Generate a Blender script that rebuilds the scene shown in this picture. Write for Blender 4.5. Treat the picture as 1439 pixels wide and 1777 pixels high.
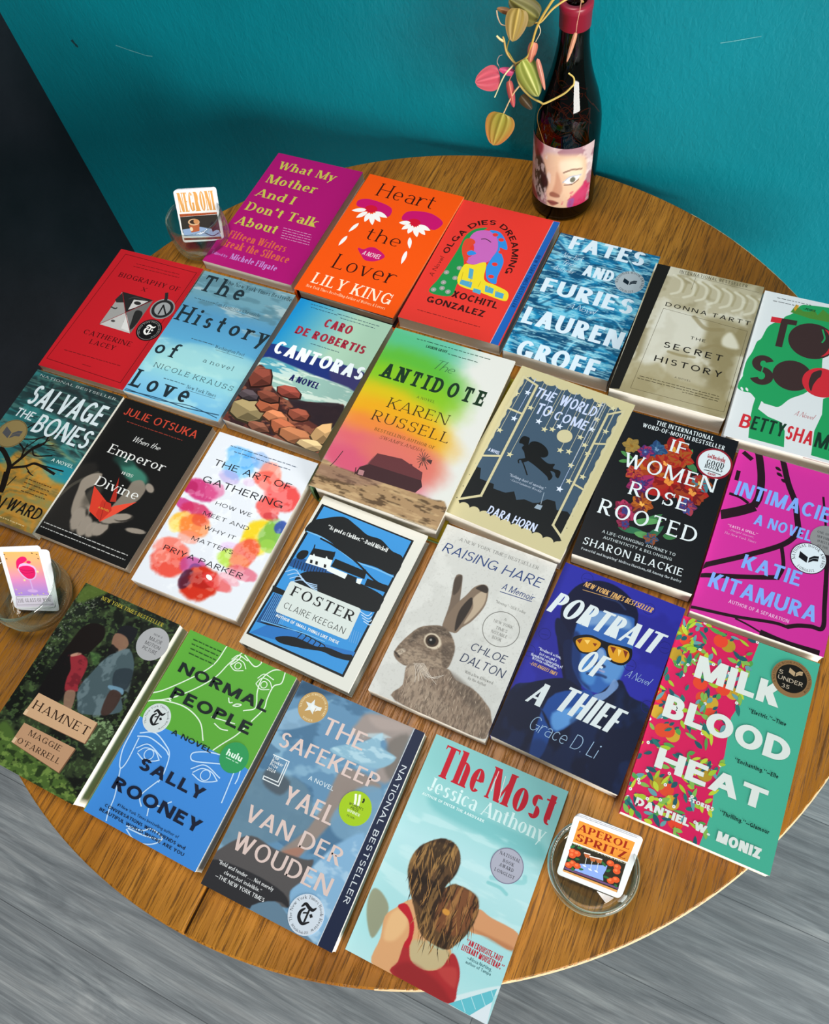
import bpy, math, random
import numpy as np
from mathutils import Vector, Matrix
PI = math.pi
for _o in list(bpy.data.objects): bpy.data.objects.remove(_o)
SC = bpy.context.scene
COL = SC.collection
TZ = 0.74                       # height of the table top above the floor

# ------------------------------------------------------------------ camera
cam = bpy.data.objects.new('camera', bpy.data.cameras.new('camera')); COL.objects.link(cam)
cam.data.sensor_fit = 'VERTICAL'; cam.data.sensor_height = 36; cam.data.lens = 27.925
cam.data.clip_start = .02
R3 = Matrix(((0.9046561, -0.3265634, 0.2737766), (0.4129574, 0.8303849, -0.3740683), (-0.1051829, 0.4514612, 0.8860696)))
cam.matrix_world = Matrix.Translation((0, 0, TZ + .86)) @ R3.to_4x4()
SC.camera = cam
SC.cycles.transparent_max_bounces = 24
# ------------------------------------------------------------------ light
SC.view_settings.view_transform = 'Standard'; SC.view_settings.look = 'None'
SC.view_settings.exposure = 0.07; SC.view_settings.gamma = 1.0; SC.view_settings.use_curve_mapping = False
world = bpy.data.worlds.new('room_light'); SC.world = world; world.use_nodes = True
world.node_tree.nodes['Background'].inputs[0].default_value = (.82, .9, 1, 1)
world.node_tree.nodes['Background'].inputs[1].default_value = .14
def area(name, loc, target, sx, sy, power, color):
    l = bpy.data.lights.new(name, 'AREA'); l.shape = 'RECTANGLE'; l.size = sx; l.size_y = sy; l.energy = power; l.color = color
    o = bpy.data.objects.new(name, l); COL.objects.link(o); o.location = loc
    o.rotation_euler = (Vector(target) - Vector(loc)).to_track_quat('-Z', 'Y').to_euler()
    return o
area('daylight_window', (2.25, -1.55, TZ + .52), (-.3, .45, TZ + .1), 1.5, 1.4, 170, (1, .97, .92))
area('overhead_fill', (-.5, .5, 2.7), (-.42, .45, TZ), .8, .8, 6.5, (1, .97, .93)).data.spread = math.radians(75)  # unseen overhead fill, added to even out the brightness across the books

# ------------------------------------------------------------------ helpers
def lin(c):
    c = np.asarray(c, float)
    return np.where(c <= .04045, c / 12.92, ((c + .055) / 1.055) ** 2.4)
def hx(s): return np.array([int(s[i:i + 2], 16) / 255 for i in (0, 2, 4)])
def lhx(s): return tuple(float(v) for v in lin(hx(s))) + (1.0,)

class MB:
    """collects faces of one mesh, with a colour per vertex"""
    def __init__(s): s.V, s.C, s.F, s.n = [], [], [], 0
    def add(s, V, F, col=None):
        V = np.asarray(V, float).reshape(-1, 3)
        c = np.empty((len(V), 3)); c[:] = lin(hx(col)) if isinstance(col, str) else (col if col is not None else .8)
        s.V.append(V); s.C.append(c)
        if isinstance(F, np.ndarray): s.F.append((F + s.n).astype(np.int64))
        else:
            for f in F: s.F.append(np.array([f], np.int64) + s.n)
        s.n += len(V)
    def box(s, a, b, col=None):
        (x0, y0, z0), (x1, y1, z1) = a, b
        V = [(x0, y0, z0), (x1, y0, z0), (x1, y1, z0), (x0, y1, z0), (x0, y0, z1), (x1, y0, z1), (x1, y1, z1), (x0, y1, z1)]
        s.add(V, np.array([(0, 3, 2, 1), (4, 5, 6, 7), (0, 1, 5, 4), (1, 2, 6, 5), (2, 3, 7, 6), (3, 0, 4, 7)]), col)
    def lathe(s, prof, n=48, c=(0, 0, 0), col=None, cap=False):
        P = np.array(prof, float); t = np.linspace(0, 2 * PI, n, endpoint=False)
        V = np.stack([P[:, None, 1] * np.cos(t) + c[0], P[:, None, 1] * np.sin(t) + c[1], P[:, None, 0] + 0 * t + c[2]], -1).reshape(-1, 3)
        F = [(i * n + j, i * n + (j + 1) % n, (i + 1) * n + (j + 1) % n, (i + 1) * n + j) for i in range(len(P) - 1) for j in range(n)]
        s.add(V, np.array(F), col)
        if cap:
            k = s.n - len(V)
            s.F.append(np.array([list(range(n))[::-1]]) + k); s.F.append(np.array([list(range(n))]) + k + (len(P) - 1) * n)
    def tube(s, pts, r, n=8, col=None, sub=5, r1=None):
        P = smooth([tuple(p) for p in pts], False, sub) if sub else np.array(pts, float)
        P = np.asarray(P); m = len(P)
        T = np.gradient(P, axis=0); T /= np.linalg.norm(T, axis=1)[:, None] + 1e-12
        up = np.array([.13, .31, .94]); A = np.cross(T, up); A /= np.linalg.norm(A, axis=1)[:, None] + 1e-9; B = np.cross(T, A)
        t = np.linspace(0, 2 * PI, n, endpoint=False)
        rr = np.linspace(r, r if r1 is None else r1, m)[:, None, None]
        V = P[:, None, :] + rr * (A[:, None, :] * np.cos(t)[None, :, None] + B[:, None, :] * np.sin(t)[None, :, None])
        F = [(i * n + j, i * n + (j + 1) % n, (i + 1) * n + (j + 1) % n, (i + 1) * n + j) for i in range(m - 1) for j in range(n)]
        s.add(V.reshape(-1, 3), np.array(F), col)
        k = s.n - m * n
        s.F.append(np.array([list(range(n))]) + k); s.F.append(np.array([list(range(n))[::-1]]) + k + (m - 1) * n)
    def build(s, name, mat, parent=None, smooth_=False):
        V = np.concatenate(s.V); C = np.concatenate(s.C)
        me = bpy.data.meshes.new(name)
        loops = np.concatenate([f.ravel() for f in s.F]); tot = np.concatenate([np.full(len(f), f.shape[1]) for f in s.F])
        me.vertices.add(len(V)); me.vertices.foreach_set('co', V.ravel().astype(np.float32))
        me.loops.add(len(loops)); me.loops.foreach_set('vertex_index', loops.astype(np.int32))
        me.polygons.add(len(tot)); st = np.concatenate([[0], np.cumsum(tot)[:-1]])
        me.polygons.foreach_set('loop_start', st.astype(np.int32)); me.polygons.foreach_set('loop_total', tot.astype(np.int32))
        me.polygons.foreach_set('use_smooth', np.full(len(tot), smooth_))
        me.update(calc_edges=True); me.validate()
        a = me.color_attributes.new('Col', 'FLOAT_COLOR', 'POINT')
        a.data.foreach_set('color', np.c_[C, np.ones(len(C))].ravel().astype(np.float32))
        me.materials.append(mat)
        o = bpy.data.objects.new(name, me); COL.objects.link(o)
        if parent is not None: o.parent = parent
        return o

def thing(name, label, cat, loc=(0, 0, 0), rz=0, group=None):
    o = bpy.data.objects.new(name, None); COL.objects.link(o); o.empty_display_size = .03
    o.location = loc; o.rotation_euler = (0, 0, rz); return tag(o, label, cat, group)
def tag(o, label, cat, group=None):
    o['label'] = label; o['category'] = cat
    if group: o['group'] = group
    return o
def struct(o, label=None):
    o['kind'] = 'structure'
    if label: o['label'] = label
    return o

def smooth(P, closed, k=6):
    """Catmull-Rom through the points"""
    P = [np.asarray(p, float) for p in P]; n = len(P)
    if n < 3: return np.array(P)
    out = []
    for i in range(n if closed else n - 1):
        p0 = P[i - 1] if closed or i > 0 else 2 * P[0] - P[1]
        p1, p2 = P[i], P[(i + 1) % n]
        p3 = P[(i + 2) % n] if closed or i < n - 2 else 2 * P[-1] - P[-2]
        for j in range(k):
            t = j / k
            out.append(.5 * (2 * p1 + (p2 - p0) * t + (2 * p0 - 5 * p1 + 4 * p2 - p3) * t * t + (3 * p1 - p0 - 3 * p2 + p3) * t ** 3))
    if not closed: out.append(P[-1])
    return np.array(out)

# ------------------------------------------------------------------ materials (all node based)
def mat(name, rough=.5, color=None, spec=.5, **kw):
    m = bpy.data.materials.new(name); m.use_nodes = True
    b = m.node_tree.nodes['Principled BSDF']; b.inputs['Roughness'].default_value = rough
    b.inputs['Specular IOR Level'].default_value = spec
    if color is not None: b.inputs['Base Color'].default_value = lhx(color)
    for k, v in kw.items(): b.inputs[k.replace('_', ' ')].default_value = v
    return m, m.node_tree, b
def N(nt, typ, **kw):
    n = nt.nodes.new(typ)
    for k, v in kw.items():
        if k.startswith('i_'): n.inputs[k[2:].replace('_', ' ')].default_value = v
        else: setattr(n, k, v)
    return n
def ramp(nt, src, stops):
    r = nt.nodes.new('ShaderNodeValToRGB'); e = r.color_ramp.elements
    while len(e) < len(stops): e.new(.5)
    for k, (p, c) in zip(e, stops): k.position = p; k.color = c if not isinstance(c, str) else lhx(c)
    nt.links.new(src, r.inputs[0]); return r.outputs[0]
def mix(nt, f, a, b, mode='MIX'):
    m = nt.nodes.new('ShaderNodeMix'); m.data_type = 'RGBA'; m.blend_type = mode
    for i, v in ((0, f), (6, a), (7, b)):
        if hasattr(v, 'is_linked') or hasattr(v, 'links'): nt.links.new(v, m.inputs[i])
        else: m.inputs[i].default_value = v
    return m.outputs[2]
def coords(nt, scale, rot=(0, 0, 0)):
    t = nt.nodes.new('ShaderNodeTexCoord'); mp = nt.nodes.new('ShaderNodeMapping')
    mp.inputs['Scale'].default_value = scale; mp.inputs['Rotation'].default_value = rot
    nt.links.new(t.outputs['Object'], mp.inputs[0]); return mp.outputs[0]
def noise(nt, vec, scale, detail=4, rough=.55, dist=0):
    n = N(nt, 'ShaderNodeTexNoise', i_Scale=scale, i_Detail=detail, i_Roughness=rough, i_Distortion=dist); nt.links.new(vec, n.inputs['Vector']); return n.outputs['Fac']
def bump(nt, b, h, strength, dist=.001):
    n = N(nt, 'ShaderNodeBump', i_Strength=strength, i_Distance=dist); nt.links.new(h, n.inputs['Height']); nt.links.new(n.outputs[0], b.inputs['Normal'])

def printed(name, rough, spec=.4, bumpy=0, **kw):
    m, nt, b = mat(name, rough, spec=spec, **kw)
    a = N(nt, 'ShaderNodeVertexColor', layer_name='Col'); nt.links.new(a.outputs[0], b.inputs['Base Color'])
    if bumpy: bump(nt, b, noise(nt, coords(nt, (1, 1, 1)), 900, 2), bumpy, .0002)
    return m
M_cover = printed('printed_cover', .48, .12)
M_gloss = printed('glossy_printed_cover', .36, .16)
M_card = printed('printed_card', .3, .4)
M_leaf = printed('leaf_tissue', .5, .35)
M_stem = printed('plant_stem', .55, .3)
def make_paper():
    m, nt, b = mat('page_edges', .8, spec=.1)
    f = noise(nt, coords(nt, (3, 3, 1500)), 1.0, 3, .7)
    nt.links.new(ramp(nt, f, [(.3, 'dcd7ca'), (.55, 'f0ece2'), (.75, 'f7f4ee')]), b.inputs['Base Color']); bump(nt, b, f, .25, .0003)
    return m
M_paper = make_paper()
def make_oak():
    m, nt, b = mat('oak_table_top', .38, spec=.25)
    warp = noise(nt, coords(nt, (2.2, 1.3, 1)), 2.4, 4, .55)
    f1 = noise(nt, coords(nt, (22, 1.3, 22)), 2.2, 6, .6, 2.2)
    f2 = noise(nt, coords(nt, (430, 17, 430), (0, 0, .03)), 1.0, 4, .7, .6)
    f3 = noise(nt, coords(nt, (230, 9, 230), (0, 0, -.02)), 1.5, 4, .65, 1.2)
    base = ramp(nt, f1, [(.3, '9c661b'), (.5, 'b07522'), (.7, 'c0842f')])
    c = mix(nt, 1.0, base, ramp(nt, warp, [(.35, 'd2c6b0'), (.65, 'ffffff')]), 'MULTIPLY')
    c = mix(nt, ramp(nt, f3, [(.5, (0, 0, 0, 1)), (.75, (.42, .42, .42, 1))]), c, lhx('744a1a'))
    c = mix(nt, ramp(nt, f2, [(.5, (0, 0, 0, 1)), (.62, (.8, .8, .8, 1))]), c, lhx('4c2e0f'))
    nt.links.new(c, b.inputs['Base Color'])
    bump(nt, b, ramp(nt, f2, [(.5, (1, 1, 1, 1)), (.62, (0, 0, 0, 1))]), .4, .0006)
    return m
M_oak = make_oak()
M_darkwood = mat('dark_stained_wood', .5, '3a2414')[0]
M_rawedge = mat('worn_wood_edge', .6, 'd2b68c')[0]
def make_wall():
    m, nt, b = mat('teal_wall_paint', .42, '00808f', spec=.35)
    v = coords(nt, (1, 1, .55)); f = noise(nt, v, 170, 3, .55, .8); g = noise(nt, v, 60, 2, .5, .5)
    s = N(nt, 'ShaderNodeMath', operation='ADD'); nt.links.new(f, s.inputs[0]); nt.links.new(g, s.inputs[1])
    bump(nt, b, s.outputs[0], .5, .0016)
    h = noise(nt, coords(nt, (1, 1, 1)), 3, 4)
    nt.links.new(ramp(nt, h, [(.3, '007582'), (.7, '00808e')]), b.inputs['Base Color'])
    return m
M_wall = make_wall()
def make_dark():
    m, nt, b = mat('dark_wall_paint', .38, '17191e', spec=.4)
    f = noise(nt, coords(nt, (1, 1, 1)), 120, 3); bump(nt, b, f, .3, .001)
    h = noise(nt, coords(nt, (1, 1, 1)), 6, 5, .6); nt.links.new(ramp(nt, h, [(.35, '121419'), (.7, '1d1f25')]), b.inputs['Base Color'])
    return m
M_dark = make_dark()
def make_floor():
    m, nt, b = mat('grey_wood_planks', .48, spec=.4)
    br = N(nt, 'ShaderNodeTexBrick', i_Scale=1.0, i_Brick_Width=3.1, i_Row_Height=.187, i_Mortar_Size=.0007, i_Bias=0.0)
    br.inputs['Color1'].default_value = (.25, .25, .25, 1); br.inputs['Color2'].default_value = (.75, .75, .75, 1); br.inputs['Mortar'].default_value = (.4, .4, .4, 1)
    br.offset = .37; nt.links.new(coords(nt, (1, 1, 1)), br.inputs['Vector'])
    w = noise(nt, coords(nt, (.9, 7, 1)), 2.6, 6, .62, 2.0)
    g = noise(nt, coords(nt, (1.2, 26, 1), (0, 0, .02)), 2.2, 7, .68, 1.6)
    k = noise(nt, coords(nt, (5, 260, 1)), 2.0, 3, .6, .2)
    c = ramp(nt, w, [(.3, '80868a'), (.5, '9ba0a3'), (.68, 'b4b7b8')])
    c = mix(nt, .55, c, ramp(nt, g, [(.28, '4c5258'), (.5, '858a8e'), (.7, 'bdc0c0')]), 'OVERLAY')
    c = mix(nt, .22, c, ramp(nt, k, [(.35, '3f4448'), (.65, 'b9bcbd')]), 'OVERLAY')
    c = mix(nt, .3, c, br.outputs['Color'], 'OVERLAY')
    c = mix(nt, br.outputs['Fac'], c, lhx('555a5e'))
    nt.links.new(c, b.inputs['Base Color']); bump(nt, b, g, .2, .0008)
    return m
M_floor = make_floor()
def thin_glass(name, tint, edge, rough=.02, gain=1.0, body=None):
    m = bpy.data.materials.new(name); m.use_nodes = True; nt = m.node_tree; nt.nodes.clear()
    out = N(nt, 'ShaderNodeOutputMaterial'); tr = N(nt, 'ShaderNodeBsdfTransparent'); gl = N(nt, 'ShaderNodeBsdfGlossy', i_Roughness=rough)
    lw = N(nt, 'ShaderNodeLayerWeight', i_Blend=.5)
    c = ramp(nt, lw.outputs['Facing'], [(.0, tint), (.6, tint), (.95, edge)]); nt.links.new(c, tr.inputs[0])
    mx = N(nt, 'ShaderNodeMixShader')                      # Schlick reflectance, the same from both sides of the wall
    pw = N(nt, 'ShaderNodeMath', operation='POWER'); pw.inputs[1].default_value = 4; nt.links.new(lw.outputs['Facing'], pw.inputs[0])
    ml = N(nt, 'ShaderNodeMath', operation='MULTIPLY_ADD'); ml.inputs[1].default_value = .7 * gain; ml.inputs[2].default_value = .04 * gain; nt.links.new(pw.outputs[0], ml.inputs[0])
    nt.links.new(ml.outputs[0], mx.inputs[0]); nt.links.new(tr.outputs[0], mx.inputs[1]); nt.links.new(gl.outputs[0], mx.inputs[2]); last = mx.outputs[0]
    if body:                                              # the green body colour seen along the edge of the glass
        df = N(nt, 'ShaderNodeBsdfDiffuse'); df.inputs[0].default_value = lhx(body); m2 = N(nt, 'ShaderNodeMixShader')
        p2 = N(nt, 'ShaderNodeMath', operation='POWER'); p2.inputs[1].default_value = 5; nt.links.new(lw.outputs['Facing'], p2.inputs[0])
        q2 = N(nt, 'ShaderNodeMath', operation='MULTIPLY'); q2.inputs[1].default_value = .5; nt.links.new(p2.outputs[0], q2.inputs[0])
        nt.links.new(q2.outputs[0], m2.inputs[0]); nt.links.new(last, m2.inputs[1]); nt.links.new(df.outputs[0], m2.inputs[2]); last = m2.outputs[0]
    nt.links.new(last, out.inputs[0])
    return m
M_glass = thin_glass('clear_glass', 'f6fbf8', '8fb5a5', .02, 2.6, 'a8cbbc')
M_bottle = thin_glass('dark_bottle_glass', '7a5228', '0c0906', .03)
M_foil = mat('red_wax_capsule', .38, '8c1830', spec=.5)[0]
M_liquid = mat('dark_wine_residue', .3, '120705')[0]

# ------------------------------------------------------------------ lettering: glyphs drawn from strokes
class Pen:
    def __init__(s, V, h, n, sl, sh, seg, x=.68):
        s.V, s.h, s.n, s.sl, s.sh, s.seg, s.x = V, h, n, sl, sh, seg, x
        s.q = []
    def box(s, x0, x1, y0, y1):
        s.q.append(((x0, y0), (x1, y0), (x1, y1), (x0, y1)))
    def foot(s, xc, hw, y, kind):
        if not s.sl or not kind: return
        a = s.sl if kind in (1, 2) else 0
        b = s.sl if kind in (1, 3) else 0
        top = y > .01
        y0, y1 = (y - s.sh, y) if top else (y, y + s.sh)
        s.box(xc - hw - a, xc + hw + b, y0, y1)
        k = s.sh * 1.6 * (-1 if top else 1)
        yy = y0 if top else y1
        if a: s.q.append(((xc - hw - a * .55, yy), (xc - hw, yy), (xc - hw, yy + k), (xc - hw - .002, yy + k * .4)))
        if b: s.q.append(((xc + hw, yy), (xc + hw + b * .55, yy), (xc + hw + .002, yy + k * .4), (xc + hw, yy + k)))
    def v(s, W, x, y0, y1, w=None, sb=1, st=1):          # vertical stem, x is an edge-aligned position in 0..W
        w = s.V if w is None else w
        xc = w / 2 + (x / W * (W - w) if W > w else 0)
        s.box(xc - w / 2, xc + w / 2, y0, y1)
        s.foot(xc, w / 2, y0, sb); s.foot(xc, w / 2, y1, st)
    def d(s, W, x0, y0, x1, y1, w=None, s0=0, s1=0):     # diagonal with flat ends
        w = s.V if w is None else w
        L = math.hypot(x1 - x0, y1 - y0)
        hw = min(w * L / (2 * max(abs(y1 - y0), .05)), W * .48)
        a = hw + x0 / W * (W - 2 * hw); b = hw + x1 / W * (W - 2 * hw)
        s.q.append(((a - hw, y0), (a + hw, y0), (b + hw, y1), (b - hw, y1)))
        s.foot(a, hw, y0, s0); s.foot(b, hw, y1, s1)
    def hb(s, x0, x1, y, al, e=0, e0=0, t=None):         # horizontal bar; al 0 bottom, 1 top, .5 centre; e beak at right, e0 at left
        t = s.h if t is None else t
        yb = y - t * al
        s.box(x0, x1, yb, yb + t)
        if s.sl:
            for k, xx, sg in ((e, x1, -1), (e0, x0, 1)):
                if k:
                    L = s.sl * 1.5
                    if k == 2: s.q.append(((xx, yb - L * .6), (xx, yb + t + L * .6), (xx + sg * s.sh, yb + t), (xx + sg * s.sh, yb)))
                    elif k > 0: s.q.append(((xx, yb), (xx, yb + t + L), (xx + sg * s.sh * .8, yb + t + L), (xx + sg * s.sh * 2, yb)))
                    else: s.q.append(((xx, yb + t), (xx, yb - L), (xx + sg * s.sh * .8, yb - L), (xx + sg * s.sh * 2, yb + t)))
    def a(s, cx, cy, rx, ry, a0, a1, V=None, h=None):    # ring segment with stem width V and bar width h
        V = s.V if V is None else V; h = s.h if h is None else h
        n = max(3, int(abs(a1 - a0) / 180 * s.seg) + 1)
        ix, iy = max(rx - V, .004), max(ry - h, .004)
        P = []
        for i in range(n + 1):
            t = math.radians(a0 + (a1 - a0) * i / n); c, z = math.cos(t), math.sin(t)
            P.append(((cx + rx * c, cy + ry * z), (cx + ix * c, cy + iy * z)))
        for (o, i), (o2, i2) in zip(P, P[1:]): s.q.append((o, i, i2, o2))
    def dot(s, cx, cy, r):
        n = 8 if s.seg > 5 else 5
        P = [(cx + r * math.cos(2 * PI * i / n), cy + r * math.sin(2 * PI * i / n)) for i in range(n)]
        for i in range(1, n - 1, 1): s.q.append((P[0], P[i], P[i + 1], P[i + 1]))
    def esse(s, W, y0, y1):
        H = y1 - y0; h = s.h; m = y0 + H * .52
        ru = (y1 - m + h / 2) / 2; rl = (m + h / 2 - y0) / 2
        s.a(W * .5, y1 - ru, W * .47, ru, 28, 265); s.a(W * .5, y0 + rl, W * .5, rl, 85, -152)
        if s.sl and H > .9:
            s.box(W * .88, W * .88 + s.sh, y1 - H * .3, y1); s.box(W * .02, W * .02 + s.sh, y0, y0 + H * .3)

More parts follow.
